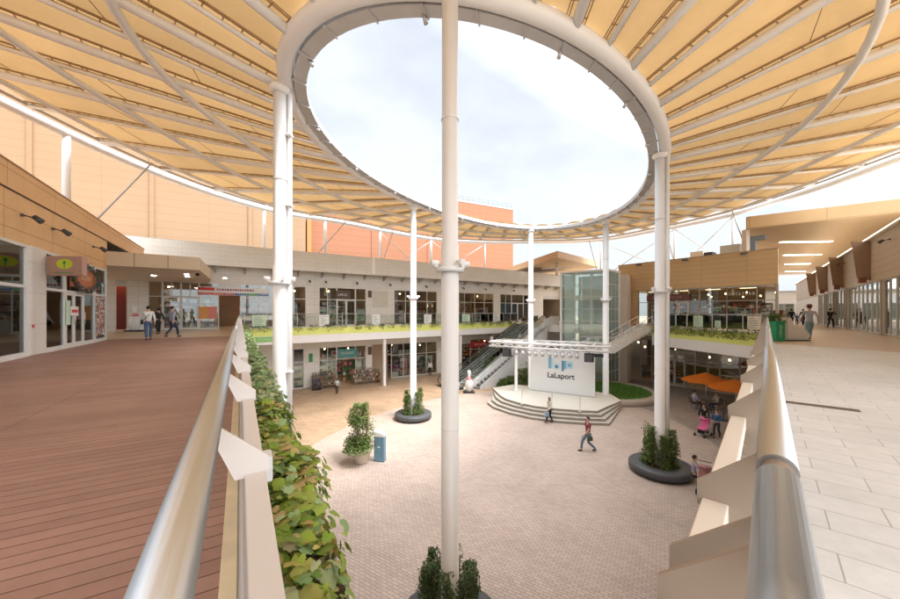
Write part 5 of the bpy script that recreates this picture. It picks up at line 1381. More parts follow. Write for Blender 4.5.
MB().extr([(-.26, -.15, 1.2), (.26, -.15, 1.2), (.26, -.15, 1.32), (-.26, -.15, 1.45)], (0, .30, 0)).build('sloping_top', OFFW, t)
MB().box(-.05, .05, -.146, -.141, .68, .74).build('white_mark', POST, t); MB().box(-.24, .24, -.13, .13, 0, .03).build('plinth', BLACK, t)
# plants behind the stage post
for k, (px, Y, hh, rr) in enumerate(((522, 33.0, 1.7, .8), (529, 33.5, 2.2, .9), (512, 33.2, 1.0, .7), (503, 33, .8, .6))):
    upright_shrub('stage_side_bush', 'leafy bush behind the left end of the stage, number %s from the screen' % ['second', 'nearest', 'third', 'farthest'][k] if False else ['tall bush just left of the white screen', 'tallest bush, half hidden behind the left edge of the white screen', 'low bush at the foot of the escalator wall', 'small low bush at the far left end beside the stage steps'][k],
                  (px - CX) / F * Y, Y, 0.01, hh, rr, 1500, LEAFM, None, .09, cat='bush', taper=.2)
x, y = plz_pt(501, 398)
t = thing('rock_pile', 'pair of pale rocks at the left end of the stage steps', 'rocks', (x, y, 0)); MB().ball((0, 0, .12), (.35, .3, .3), 10).build('rock', CONC, t); MB().ball((.5, .2, .1), (.25, .3, .22), 9).build('rock', CONC, t)
# vine hedge along the left railing
def vine_leaf(mb, c, s, q):
    P_ = [(0, -.2, .02), (.26, -.5, 0), (.5, -.42, -.03), (.66, -.05, -.09), (.5, .18, -.02), (.52, .42, -.05), (.28, .62, 0), (0, .92, -.14), (-.28, .62, 0), (-.52, .42, -.05), (-.5, .18, -.02), (-.66, -.05, -.09), (-.5, -.42, -.03), (-.26, -.5, 0)]
    i = [mb.vert(c + q @ (Vector(p) * s)) for p in P_]; k = mb.vert(c + q @ (Vector((0, .15, .09)) * s))
    for j in range(14): mb.face((i[j], i[(j + 1) % 14], k))
t = thing('vine_planter', 'long planter of green and reddish climbing vine outside the left deck railing', 'hedge', (RC.x, RC.y, DECK), aL)
MB().box(0, 30.5, -.46, -.155, -.35, .22).build('trough', OFFW, t)
MB().box(0.1, 30.4, -.44, -.18, .2, .26).build('soil', SOIL, t)
random.seed(5)
mbN, mbF = MB(), MB(); mbN.smooth = mbF.smooth = True
def hedge_pt():
    return None
n1_ = 0
s = .0
while s < 30:
    near = s < 7
    dens = int((950 if near else 380) * .25)
    for k in range(dens):
        u = random.random(); ss = s + random.uniform(0, .25)
        lump = .05 * sin(ss * 3.1) + .04 * sin(ss * 7.7 + 1)
        if u < .62: lat = random.uniform(.15, .43 + lump); zz = .30 + lump + .12 * (1 - abs(lat - .3) / .25) + random.gauss(0, .035)
        else:
            lat = .43 + lump + random.uniform(-.03, .08); zz = .38 - random.random() ** 1.3 * .75
        q = Matrix.Rotation(random.uniform(0, 6.3), 3, 'Z') @ Matrix.Rotation(random.uniform(-.55, .55), 3, 'X') @ Matrix.Rotation(random.uniform(-.4, .4), 3, 'Y')
        if u > .62: q = Matrix.Rotation(radians(60), 3, 'X') @ q
        sz = random.choice((.022, .03, .038, .045, .055, .065)) * random.uniform(.8, 1.15) if near else random.uniform(.045, .085)
        (vine_leaf if near else leaf_quad)(mbN if ss < 4.2 and random.random() < .8 else mbF, Vector((ss, -lat, zz)), sz, q)
    s += .25
mbN.build('reddish_foliage', LEAFV, t)['kind'] = 'stuff'; mbF.build('green_foliage', LEAFG, t)['kind'] = 'stuff'
mb = MB()
for k in range(14):
    s0 = random.uniform(.5, 9); pts = [Vector((s0, -.3, .34))]
    for j in range(6): pts.append(pts[-1] + Vector((random.uniform(-.06, .1), -random.uniform(.01, .045), random.uniform(-.06, .03))))
    mb.tube(pts, .004, 5)
mb.build('tendrils', STEM, t)['kind'] = 'stuff'
t = thing('deck_lamp_box', 'small white box lamp fixed on the outside of the left railing among the vines', 'lamp', (*(RC + uL * 2.15 + nL * .165), DECK + .56), aL)
MB().box(-.06, .06, -.05, .03, -.05, .08).build('casing', WHITE, t, bevel=.006); MB().box(.065, .1, -.04, .02, -.04, .0).build('lens', DGREY, t)
# trailing plants over the two coloured bands
TP = 'trailing plants over the %s'
for k in range(26):
    x = LG * (k + random.uniform(.2, .8)) / 26; px, py = EGF.w(x, -.05)
    q = thing('trailing_plant', 'small green plant trailing over the yellow-green band of the long far balcony', 'plant', (px, py, DECK + .15), EGF.a, TP % 'far balcony band')
    mb = MB(); wd = random.uniform(.4, 1.0)
    for j in range(110):
        a = random.gauss(0, wd * .4); zz = random.uniform(-.02, .16) if random.random() < .6 else -random.random() * .4 * math.exp(-a * a * 3)
        leaf_quad(mb, Vector((a, -.1 + random.uniform(-.08, .12) if zz > 0 else -.1 - random.random() * .06, zz)), random.uniform(.05, .09), rot())
    mb.build('foliage', LEAFM, q)['kind'] = 'stuff'
for k in range(18):
    x = LH * (k + random.uniform(.2, .8)) / 18; px, py = EHF.w(x, -.05)
    q = thing('trailing_plant', 'leafy plant trailing over the yellow-green band of the cafe balcony', 'plant', (px, py, DECK + .13), EHF.a, TP % 'cafe balcony band')
    mb = MB(); wd = random.uniform(.35, .7)
    for j in range(150):
        a = random.gauss(0, wd * .5); zz = random.uniform(-.02, .18) if random.random() < .4 else -random.random() * .55 * math.exp(-a * a * 2)
        leaf_quad(mb, Vector((a, -.1 + random.uniform(-.08, .12) if zz > 0 else -.1 - random.random() * .07, zz)), random.uniform(.04, .08), rot())
    mb.build('foliage', LEAFM, q)['kind'] = 'stuff'

# ================================================================ bowling pins
def pin(x, y, z, lab, s=1.0, rz=0):
    t = thing('bowling_pin', lab, 'statue', (x, y, z), rz)
    pr = [(.18, 0), (.2, .05), (.27, .25), (.345, .52), (.34, .68), (.26, .9), (.17, 1.08), (.125, 1.2), (.115, 1.3), (.135, 1.42), (.155, 1.52), (.14, 1.64), (.08, 1.71), (.001, 1.73)]
    MB().lathe([(r * s, (q + .1) * s) for r, q in pr], 28).build('pin_body', mat('glossy_white', (.74, .73, .70), .25, var=.03, coat=.4), t)
    for z0, z1, r0, r1 in ((.98, 1.07, .228, .18), (1.12, 1.19, .158, .132)):
        MB().lathe([(r0 * s, (z0 + .1) * s), ((r0 + r1) / 2 * s + .004, (z0 + z1 + .2) / 2 * s), (r1 * s, (z1 + .1) * s)], 28).build('red_stripe', RED, t)
    MB().box(-.45 * s, .45 * s, -.4 * s, .4 * s, 0, .1 * s).build('base', BLACK, t, bevel=.01)
x, y = deck_pt(135, 331.5); pin(x, y, DECK + .004, 'giant white bowling pin with red stripes beside the upper entrance on the left', 1.02)
x, y = plz_pt(469, 392.5); pin(x, y, 0, 'giant white bowling pin on a black base at the foot of the escalator', 1.08)
# ================================================================ flower shop stalls
FG = 'flower stands outside the ground-floor flower shop'
def flower_stand(px, py, w_, lab, seed):
    random.seed(seed); x, y = plz_pt(px, py)
    t = thing('flower_stand', lab, 'flower stand', (x, y, 0), G.a, FG)
    wd = mat('stand_wood', (.34, .24, .15), .7)
    for k, (yy, zz) in enumerate(((-.45, .35), (0, .7), (.45, 1.05))):
        MB().box(-w_ / 2, w_ / 2, yy - .22, yy + .22, zz - .04, zz).build('shelf', wd, t)
    for sx_ in (-1, 1): MB().extr([(sx_ * (w_ / 2 - .04), -.65, 0), (sx_ * (w_ / 2 - .04), .65, 0), (sx_ * (w_ / 2 - .04), .65, 1.0), (sx_ * (w_ / 2 - .04), .25, 1.0), (sx_ * (w_ / 2 - .04), -.65, .3)], (.03, 0, 0)).build('side_frame', wd, t)
    n = int(w_ / .24)
    for yy, zz in ((-.45, .35), (0, .7), (.45, 1.05)):
        for k in range(n):
            xx = -w_ / 2 + w_ * (k + .5) / n
            q = thing('flower_pot', 'small pot of flowers standing on the flower shop stand', 'potted flower', (*(Vector((x, y)) + G.ux * xx + G.uy * yy), zz), random.uniform(0, 6), 'potted flowers on the flower shop stands')
            MB().lathe([(.06, 0), (.085, .15)], 10).build('pot', random.choice([OFFW, mat('clay_pot', (.35, .15, .08), .8), DGREY]), q)
            mb = MB()
            for j in range(36):
                a, r = random.uniform(0, 6.3), random.random() * .13; leaf_quad(mb, Vector((r * cos(a), r * sin(a), .17 + random.random() * .22)), random.uniform(.035, .065), rot())
            mb.build('flowers', FLOW, q)
flower_stand(324, 387.5, 2.0, 'stepped wooden stand of red flowers left of the flower shop doorway', 21)
flower_stand(365.5, 383, 2.6, 'long stepped stand of pots right of the flower shop doorway', 22)
random.seed(23)
x, y = plz_pt(366, 379)
t = thing('flower_board', 'pale display panel with red and white flower pattern behind the right flower stand', 'panel', (x, y, 0), G.a)
MB().box(-1.0, 1.2, 0, .06, .3, 2.2).build('panel', POST, t)
mb = MB()
for k in range(60): cx_, cz_ = random.uniform(.1, 1.1), random.uniform(1.0, 2.1); mb.extr([(cx_ + .06 * cos(a * pi / 3), -.006, cz_ + .06 * sin(a * pi / 3)) for a in range(6)], (0, .004, 0))
mb.build('flower_pattern', RED, t)
x, y = plz_pt(316.5, 390)
t = thing('umbrella_rack', 'dark rack of rolled umbrellas beside the left flower stand', 'rack', (x, y, 0), G.a)
MB().box(-.4, .4, -.2, .2, 0, .05).build('base', BLACK, t)
for k in range(5): MB().tube([(-.32 + .16 * k, 0, .05), (-.32 + .16 * k, .02, 1.0), (-.32 + .16 * k, .02, 1.15)], [.03, .055, .01], 8).build('umbrella', mat('navy_cloth', (.05, .06, .1), .8), t)
x, y = plz_pt(378, 378)
t = thing('terracotta_pot', 'red-brown pot with a small plant right of the long flower stand', 'plant pot', (x, y, 0)); MB().lathe([(.18, 0), (.28, .45), (.31, .5)], 18).build('pot', mat('clay_pot', (.35, .15, .08), .8), t)
t2_ = upright_shrub('small_pot_plant', 'small green plant in the red-brown pot right of the long flower stand', x, y, .45, .6, .3, 220, LEAFM, None, .06)
# pink mannequin-like goods inside window
x, y = G.w(g(397), .6)
t = thing('pink_display', 'bright pink flower display in the ground-floor window behind the slim column', 'window display', (x, y, .05), G.a)
MB().box(-.35, .35, -.2, .2, 0, .5).build('stand', OFFW, t); mb = MB()
for k in range(160): leaf_quad(mb, Vector((random.gauss(0, .22), random.gauss(0, .12), .55 + random.random() * .8)), .1, rot())
mb.build('flowers', mat('magenta', (.6, .04, .3), .6), t)
# ================================================================ cafe terrace
def parasol(x, y, lab, r=1.55):
    t = thing('cafe_parasol', lab, 'parasol', (x, y, 0), .3, 'orange parasols on the cafe terrace')
    MB().lathe([(.3, 0), (.3, .06), (.05, .1)], 20).build('base', DGREY, t); MB().tube([(0, 0, .1), (0, 0, 2.62)], .025, 10).build('pole', ALU, t)
    mb = MB(); n = 8; top = mb.vert((0, 0, 2.62)); e = []; mb.smooth = False
    for k in range(n):
        a = 2 * pi * k / n; e.append(mb.vert((r * cos(a), r * sin(a), 2.05)))
    mids = [mb.vert((r * .93 * cos(2 * pi * (k + .5) / n), r * .93 * sin(2 * pi * (k + .5) / n), 2.08)) for k in range(n)]
    lo = [mb.vert((r * cos(2 * pi * k / n), r * sin(2 * pi * k / n), 1.93)) for k in range(n)]; lm = [mb.vert((r * .93 * cos(2 * pi * (k + .5) / n), r * .93 * sin(2 * pi * (k + .5) / n), 1.95)) for k in range(n)]
    for k in range(n):
        k2 = (k + 1) % n; mb.face((top, e[k], mids[k])); mb.face((top, mids[k], e[k2])); mb.face((e[k], lo[k], lm[k], mids[k])); mb.face((mids[k], lm[k], lo[k2], e[k2]))
    m, T, N_, L_ = nt('orange_cloth%s' % len(_M)); out = N_.new('ShaderNodeOutputMaterial'); d = N_.new('ShaderNodeBsdfDiffuse'); tl = N_.new('ShaderNodeBsdfTranslucent'); mx = N_.new('ShaderNodeMixShader')
    d.inputs[0].default_value = tl.inputs[0].default_value = (.78, .23, .04, 1); mx.inputs[0].default_value = .3; L_.new(d.outputs[0], mx.inputs[1]); L_.new(tl.outputs[0], mx.inputs[2]); L_.new(mx.outputs[0], out.inputs[0])
    mb.build('cloth', m, t)
    for k in range(n):
        a = 2 * pi * k / n; MB().tube([(0, 0, 2.56), (r * .98 * cos(a), r * .98 * sin(a), 2.03)], .009, 5).build('rib', ALU, t)
parasol(19.0, 26.0, 'orange parasol on the cafe terrace, the farther and left one')
parasol(19.1, 23.4, 'orange parasol on the cafe terrace, the nearer one cut off by the tan railing')
def cafe_table(x, y, lab):
    t = thing('cafe_table', lab, 'table', (x, y, 0), 0, 'round tables on the cafe terrace')
    MB().lathe([(.25, 0), (.25, .02), (.03, .03), (.03, .70), (.04, .705)], 18).build('pedestal', DGREY, t); MB().lathe([(.36, .705), (.36, .735)], 24).build('table_top', mat('dark_table_top', (.07, .06, .06), .35), t)
def cafe_chair(x, y, rz, lab):
    t = thing('cafe_chair', lab, 'chair', (x, y, 0), rz, 'dark chairs on the cafe terrace')
    MB().box(-.21, .21, -.2, .22, .43, .46).build('seat', DGREY, t); mb = MB()
    mb.tube([(-.2, -.2, .46), (-.2, -.27, .85), (.2, -.27, .85), (.2, -.2, .46)], .013, 6)
    for k in range(4): mb.box(-.17 + k * .1, -.13 + k * .1, -.25, -.235, .5, .84)
    mb.build('backrest', DGREY, t)
    for a in (-.19, .19):
        for c in (-.19, .2): MB().tube([(a, c, .43), (a * 1.08, c * 1.1, 0)], .012, 6).build('leg', ALU, t)
TBL = [(18.6, 25.4, 'table where two people sit beside the left parasol'), (19.4, 22.6, 'table under the nearer orange parasol'), (20.4, 24.3, 'table between the two orange parasols'), (17.9, 22.9, 'empty table in the open in front of the parasols')]
for x, y, lab in TBL: cafe_table(x, y, 'small dark round cafe ' + lab)
CH = [(17.85, 25.6, -pi / 2, 'chair of the man in the pale shirt'), (19.3, 25.3, pi / 2, 'chair of the second sitter at the left table'), (18.8, 22.4, -pi / 2, 'empty chair left of the table under the nearer parasol'), (20.1, 22.8, pi / 2, 'empty chair right of the table under the nearer parasol'),
      (17.3, 23.1, -pi / 2 + .3, 'empty chair left of the open-air table'), (18.5, 22.8, pi / 2 + .2, 'empty chair right of the open-air table'), (19.9, 24.8, -2.3, 'empty chair behind the nearer parasol table')]
for x, y, rz, lab in CH: cafe_chair(x, y, rz, lab)
# green planter tub and white board on the right deck
x, y = deck_pt(775.5, 341)
t = thing('plant_tub', 'green plant tub with white writing at the end of the right handrail', 'planter', (x, y, DECK + .004), radians(6))
MB().extr([(-.24, -.24, 0), (.24, -.24, 0), (.25, -.24, .95), (-.25, -.24, .95)], (0, .5, 0)).build('tub', mat('tub_green', (.03, .33, .16), .5), t, bevel=.01)
lt = glyphs(t, .6, .11, 0, POST, 8); lt.rotation_euler = (0, -pi / 2, 0); lt.location = (0, -.242, .5)
upright_shrub('tub_plant', 'low green plant growing in the green tub at the end of the right handrail', x, y, DECK + .9, .42, .36, 420, LEAFM, None, .06, cat='plant', taper=.2)
x, y = deck_pt(785, 341)
t = thing('white_barrier', 'white angular barrier panel beside the green plant tub on the right walkway', 'barrier', (x, y, DECK + .004), radians(0))
MB().extr([(-.3, 0, .05), (1.1, 0, .05), (1.25, 0, .25), (1.0, 0, .55), (.45, 0, .75), (.3, 0, 1.12), (-.3, 0, 1.12)], (0, .05, 0)).build('panel', POST, t)
MB().box(.05, .12, -.012, -.001, .05, 1.1).build('panel_joint', GALV, t); MB().box(-.3, 1.1, -.15, .2, 0, .05).build('foot', DGREY, t)
# ================================================================ people
def skin_obj(name, verts, edges, radii, m, parent, sub=1, root=0):
    me = bpy.data.meshes.new(name); me.from_pydata([tuple(v) for v in verts], edges, [])
    o = bpy.data.objects.new(name + '_tmp', me); COL.objects.link(o)
    md = o.modifiers.new('skin', 'SKIN'); md.use_smooth_shade = True
    for i, v in enumerate(me.skin_vertices[0].data):
        r = radii[i]; v.radius = r if isinstance(r, tuple) else (r, r); v.use_root = (i == root)
    if sub: sm = o.modifiers.new('sub', 'SUBSURF'); sm.levels = sub; sm.render_levels = sub
    dg = bpy.context.evaluated_depsgraph_get(); dg.update()
    nm = bpy.data.meshes.new_from_object(o.evaluated_get(dg)); bpy.data.objects.remove(o)
    n = bpy.data.objects.new(name, nm); COL.objects.link(n); nm.materials.clear(); nm.materials.append(m); n.parent = parent
    for p in nm.polygons: p.use_smooth = True
    return n
SKIN = mat('skin', (.52, .33, .23), .55, var=.06)
HAIRK = mat('black_hair', (.018, .013, .011), .6); HAIRB = mat('brown_hair', (.11, .05, .025), .6)
def cloth(n, c): return mat('cloth_' + n, c, .85, var=.15, scale=9)
def person(x, y, z, rz, lab, top, legs, hair=HAIRK, H=1.66, pose='walk', sleeve='long', shoe=None, hat=None, hairlong=False, skirt=False, group=None, wide=1.0, arms=None, headturn=0.0, walk=1.0):
    k = H / 1.7
    t = thing('person', lab, 'person', (x, y, z), rz, group)
    V = lambda a, b_, c: Vector((a * k, b_ * k, c * k))
    if pose == 'sit':
        pel = V(0, 0, .55); dz = -.37; hips = {s: V(s * .09, .02, .52) for s in (-1, 1)}
        knee = {s: V(s * .11, .42, .50) for s in (-1, 1)}; ank = {s: V(s * .11, .44 + .05 * s, .09) for s in (-1, 1)}; lean = .03
    else:
        w_ = .0 if pose == 'stand' else walk; pel = V(0, 0, .93 - .02 * w_); dz = 0; hips = {s: V(s * .09, 0, .88 - .02 * w_) for s in (-1, 1)}
        knee = {s: V(s * .095, (.20 if s > 0 else .02) * w_ + .02, .49) for s in (-1, 1)}
        ank = {1: V(.09, .27 * w_, .085), -1: V(-.09, -.30 * w_, .12 if w_ > .5 else .085)}; lean = .0
        if w_ == 0: ank = {s: V(s * .1, 0, .085) for s in (-1, 1)}; knee = {s: V(s * .1, .02, .48) for s in (-1, 1)}
    wa = V(0, lean * .3, 1.10 + dz); ch = V(0, lean, 1.32 + dz); nk = V(0, lean + .0, 1.46 + dz); hl = V(0, lean + .02, 1.545 + dz); hm = V(0, lean + .03, 1.61 + dz); ht = V(0, lean + .02, 1.675 + dz)
    sh = {s: V(s * .175 * wide, lean, 1.395 + dz) for s in (-1, 1)}
    el, wr = {}, {}
    sw = {1: -.16, -1: .2} if pose == 'walk' else {1: .02, -1: .02}
    for s in (-1, 1):
        el[s] = V(s * .225 * wide, lean + sw[s] * .6 - .02, 1.12 + dz); wr[s] = V(s * .235 * wide, lean + sw[s] * 1.3 + .09, .88 + dz + abs(sw[s]) * .1)
    if arms == 'fwd' or pose == 'sit':
        for s in (-1, 1): el[s] = V(s * .22, lean + .06, 1.12 + dz); wr[s] = V(s * .13, lean + .33, 1.06 + dz + (.0 if pose != 'sit' else -.06))
    if arms == 'reach': el[1] = V(.24, .22, 1.2 + dz); wr[1] = V(.22, .46, 1.16 + dz); el[-1] = V(-.24, .2, 1.14 + dz); wr[-1] = V(-.16, .40, 1.0 + dz)
    toe = {s: ank[s] + V(0, .15, -.05) for s in (-1, 1)}
    vs, es, rs = [], [], []
    def add(p, r, par=None):
        vs.append(p); rs.append(tuple(q * k for q in r) if isinstance(r, tuple) else r * k); i = len(vs) - 1
        if par is not None: es.append((par, i))
        return i
    ip = add(pel, (.125, .095)); iw = add(wa, (.11, .085), ip); ic = add(ch, (.135, .095), iw); ink = add(nk, .055, ic)
    ihl = add(hl, (.065, .07), ink); ihm = add(hm, (.078, .095), ihl); add(ht, (.062, .075), ihm)
    nose = add(hm + V(0, .105, -.015), (.012, .014), ihm)
    for s in (-1, 1):
        ish = add(sh[s], .052, ic); ie = add(el[s], .04, ish); iwr = add(wr[s], .027, ie)
        d = (wr[s] - el[s]).normalized(); side = Vector((-s, 0, 0)) - d * Vector((-s, 0, 0)).dot(d); side.normalize(); up = d.cross(side)
        pm = wr[s] + d * .065 * k; ipm = add(pm, (.034, .017), iwr)
        for j, (o_, ln) in enumerate(((-.027, .062), (-.009, .075), (.009, .07), (.027, .056))):
            b1 = add(pm + up * o_ * k + d * .035 * k, .0085, ipm); add(pm + up * o_ * k + d * (.035 + ln * .6) * k + side * .012 * k, .008, b1)
            add(pm + up * o_ * k * .9 + d * (.035 + ln * .9) * k + side * .035 * k, .007, len(vs) - 1)
        th_ = add(wr[s] + d * .04 * k + up * -.04 * k + side * .01 * k, .010, iwr); add(wr[s] + d * .085 * k + up * -.055 * k + side * .025 * k, .008, th_)
        ih = add(hips[s], .085, ip); ik = add(knee[s], .055, ih); ia = add(ank[s], .034, ik); add(toe[s], (.032, .022), ia)
    skin_obj('body', vs, es, rs, SKIN, t, 1)
    # shirt
    v2 = [pel + V(0, 0, -.07 if pose != 'sit' else .0), wa, ch, nk + V(0, 0, -.045)]; r2 = [(.158, .128), (.128, .103), (.158, .115), (.075, .07)]; e2 = [(0, 1), (1, 2), (2, 3)]
    for s in (-1, 1):
        i = len(v2); v2 += [sh[s], sh[s].lerp(el[s], .75 if sleeve == 'short' else 1.0)]; r2 += [.068, .056]; e2 += [(2, i), (i, i + 1)]
        if sleeve == 'long': v2.append(el[s].lerp(wr[s], .93)); r2.append(.042); e2.append((i + 1, i + 2))
    skin_obj('shirt', v2, e2, [tuple(q * k for q in r) if isinstance(r, tuple) else r * k for r in r2], top, t, 1)
    if skirt:
        mb = MB(); mb.lathe([(.13 * k, 1.02 * k + dz * k), (.17 * k, .9 * k + dz * k), (.25 * k, .48 * k), (.23 * k, .48 * k)], 16); mb.build('skirt', legs, t)
    else:
        v3 = [pel + V(0, 0, .07), pel + V(0, 0, -.04)]; r3 = [(.142, .115), (.135, .115)]; e3 = [(0, 1)]
        for s in (-1, 1):
            i = len(v3); v3 += [hips[s] + V(s * .01, 0, -.03), knee[s], ank[s] + V(0, 0, .02)]; r3 += [.098, .07, .058]; e3 += [(1, i), (i, i + 1), (i + 1, i + 2)]
        skin_obj('trousers', v3, e3, [tuple(q * k for q in r) if isinstance(r, tuple) else r * k for r in r3], legs, t, 1)
    for s in (-1, 1):
        mb = MB(); a = ank[s]; mb.ball((a.x, a.y + .055 * k, a.z - .04 * k), (.048 * k, .13 * k, .045 * k), 10); mb.build('shoe', shoe or BLACK, t)
    hc_ = hm + V(0, -.014, .018)
    mb = MB(); n = 14; rows = 7; i0 = 0; mb.smooth = True
    for a in range(rows + 1):
        th = pi / 2 - (pi * .70) * a / rows
        for j in range(n):
            q = 2 * pi * j / n; front = max(0, sin(q)); thh = max(th, -.6 + 1.25 * min(1, front * 2.2))
            mb.vert((hc_.x + .092 * k * max(cos(thh), .02) * cos(q), hc_.y + .108 * k * max(cos(thh), .02) * sin(q), hc_.z + .105 * k * sin(thh)))
    for a in range(rows):
        for j in range(n): j2 = (j + 1) % n; mb.face((a * n + j, a * n + j2, (a + 1) * n + j2, (a + 1) * n + j))
    if hairlong: mb.ball((hc_.x, hc_.y - .055 * k, hc_.z - .12 * k), (.085 * k, .05 * k, .15 * k), 10)
    mb.build('hair', hair, t)
    mb = MB()
    for s in (-1, 1): mb.ball((hm.x + s * .03 * k, hm.y + .088 * k, hm.z + .005 * k), .010 * k, 6)
    mb.build('eyes', BLACK, t)
    MB().box(hm.x - .022 * k, hm.x + .022 * k, hm.y + .078 * k, hm.y + .089 * k, hm.z - .053 * k, hm.z - .045 * k).build('mouth', mat('lips', (.3, .1, .08), .5), t)
    for s in (-1, 1): mb = MB(); mb.ball((hm.x + s * .082 * k, hm.y + .0, hm.z - .005 * k), (.012 * k, .02 * k, .03 * k), 8); mb.build('ear', SKIN, t)
    if hat:
        MB().lathe([(.15 * k, 0), (.155 * k, .01), (.10 * k, .025), (.096 * k, .09 * k), (.06 * k, .12 * k), (.001, .125 * k)], 18, (hc_.x, hc_.y, hc_.z + .03 * k)).build('hat', hat, t)
    t['_k'] = k
    del t['_k']
    return t, wr, sh, pel
def bag(x, y, z, rz, lab, m, s=.3):
    t = thing('bag', lab, 'bag', (x, y, z), rz)
    MB().extr([(-s / 2, -.06, 0), (s / 2, -.06, 0), (s * .42, -.06, s * .8), (-s * .42, -.06, s * .8)], (0, .12, 0)).build('pouch', m, t, bevel=.015)
    MB().tube([(-s * .3, 0, s * .78), (-s * .2, 0, s * 1.4), (s * .2, 0, s * 1.4), (s * .3, 0, s * .78)], .01, 6).build('strap', m, t)
def at_deck(px, py): x, y = deck_pt(px, py); return x, y, DECK + .004
def away(x, y): return -atan2(x, y)            # facing straight away from the viewer
JEAN = cloth('denim', (.06, .10, .19)); WHT = cloth('white', (.68, .68, .66)); BLK = cloth('black', (.02, .02, .022)); GRYB = cloth('greyblue', (.30, .31, .38)); LJ = cloth('light_denim', (.20, .30, .36))
GRY = cloth('grey', (.33, .35, .39)); MAR = cloth('maroon', (.22, .04, .06)); TEAL = cloth('teal', (.04, .12, .17)); PINK = cloth('pink', (.6, .25, .32)); LIL = cloth('lilac', (.42, .38, .48)); CRM = cloth('cream', (.55, .5, .42)); NAVY = cloth('navy', (.03, .04, .07))
x, y, z = at_deck(148.5, 340)
person(x, y, z, away(x, y) + .1, 'person in white shirt and blue jeans seen from behind, at the upper left entrance', WHT, JEAN, walk=.35, H=1.68)
MB_ = thing('shoulder_bag', 'black strap bag worn by the person in white at the left entrance', 'bag', (x, y, z), away(x, y) + .1)
MB().tube([(.14, .13, 1.42), (.0, -.135, 1.25), (-.2, -.12, 1.0)], .012, 6).build('strap', BLK, MB_); MB().box(-.3, -.2, -.16, .1, .78, 1.0).build('pouch', BLK, MB_, bevel=.02)
x, y, z = at_deck(158.5, 334); person(x, y, z, 1.2, 'person in black with white sleeve, half hidden behind the person in white', BLK, BLK, walk=.3, H=1.62)
x, y, z = at_deck(172, 337.3); person(x, y, z, away(x, y) - .9, 'person in grey-blue shirt and dark trousers walking towards the doors on the left', GRYB, NAVY, H=1.7)
x, y, z = at_deck(809.5, 339.5); person(x, y, z, away(x, y) + .25, 'person in grey shirt, light jeans and brown hat walking away on the right walkway', GRY, LJ, H=1.72, hat=cloth('brown_hat', (.14, .05, .03)), wide=1.15, sleeve='short')
x, y, z = at_deck(830.5, 328); person(x, y, z, away(x, y) - .3, 'person in black with arm held out, far along the right walkway', BLK, BLK, arms='reach', H=1.7)
x, y, z = at_deck(791.5, 326); person(x, y, z, away(x, y) + .2, 'person in black leftmost of the far walkers on the right walkway', BLK, BLK, walk=.5, H=1.68)
x, y, z = at_deck(797, 325.2); person(x, y, z, away(x, y), 'small child in dark teal between the far walkers on the right walkway', TEAL, BLK, walk=.4, H=1.15)
x, y, z = at_deck(803.2, 325.2); person(x, y, z, away(x, y) + .4, 'person in navy mostly hidden behind the walker in the brown hat', NAVY, NAVY, walk=.5, H=1.68)
x, y = plz_pt(588, 451.5); person(x, y, .008, pi / 2 + .15, 'person in maroon checked shirt and blue jeans striding left across the plaza', MAR, cloth('plaza_denim', (.12, .18, .26)), H=1.74, walk=1.15, sleeve='short')
bag(x + .02, y - .22, .62, .3, 'dark green bag carried by the person in the maroon shirt', cloth('dark_green', (.05, .08, .05)), .26)
x, y = plz_pt(549.5, 422.8); person(x, y, .008, pi / 2 + .4, 'person in cream top and dark trousers walking along the front of the stage', CRM, BLK, H=1.6, walk=.6, hairlong=True, hair=HAIRB)
bag(x - .22, y - .15, .45, .5, 'pale blue shopping bag of the person walking along the stage', cloth('pale_blue', (.30, .42, .55)), .34)
x, y = plz_pt(337, 394.3); person(x, y, .008, .5, 'person in pale blue-grey top by the left flower stand', cloth('pale_grey', (.45, .5, .52)), BLK, H=1.35, walk=.4, sleeve='short')
x, y = G.w(g(426), -.9); person(x, y, .008, pi, 'person in white blouse standing at the ground-floor doors behind the slim column', WHT, BLK, pose='stand', H=1.6)
ex = 5.35; wx, wy = EF.w(ex, 2.2); person(wx, wy, ER * .548, EA - pi / 2, 'person in white riding up the escalator', WHT, cloth('grey_trousers', (.2, .2, .22)), pose='stand', H=1.6)
x, y = 17.85, 25.62; person(x, y, .0, -pi / 2, 'person in pale lilac shirt sitting at the cafe table beside the left parasol', LIL, BLK, pose='sit', H=1.7)
x, y = 19.3, 25.3; person(x, y, .0, pi / 2, 'person in cream top sitting at the far side of the same cafe table', CRM, NAVY, pose='sit', H=1.62, hair=HAIRB)
x, y = 15.05, 20.75; person(x, y, .004, pi - .5, 'person in black walking beside the stroller on the terrace', BLK, BLK, H=1.62, walk=.4, hairlong=True)
x, y = 15.1, 19.8; person(x, y, .004, pi / 2 + .6, 'person in blue top and dark trousers pushing the pink stroller', cloth('blue_top', (.03, .10, .22)), cloth('dk', (.04, .035, .04)), H=1.56, arms='fwd', walk=.7, hair=HAIRB, hairlong=True)
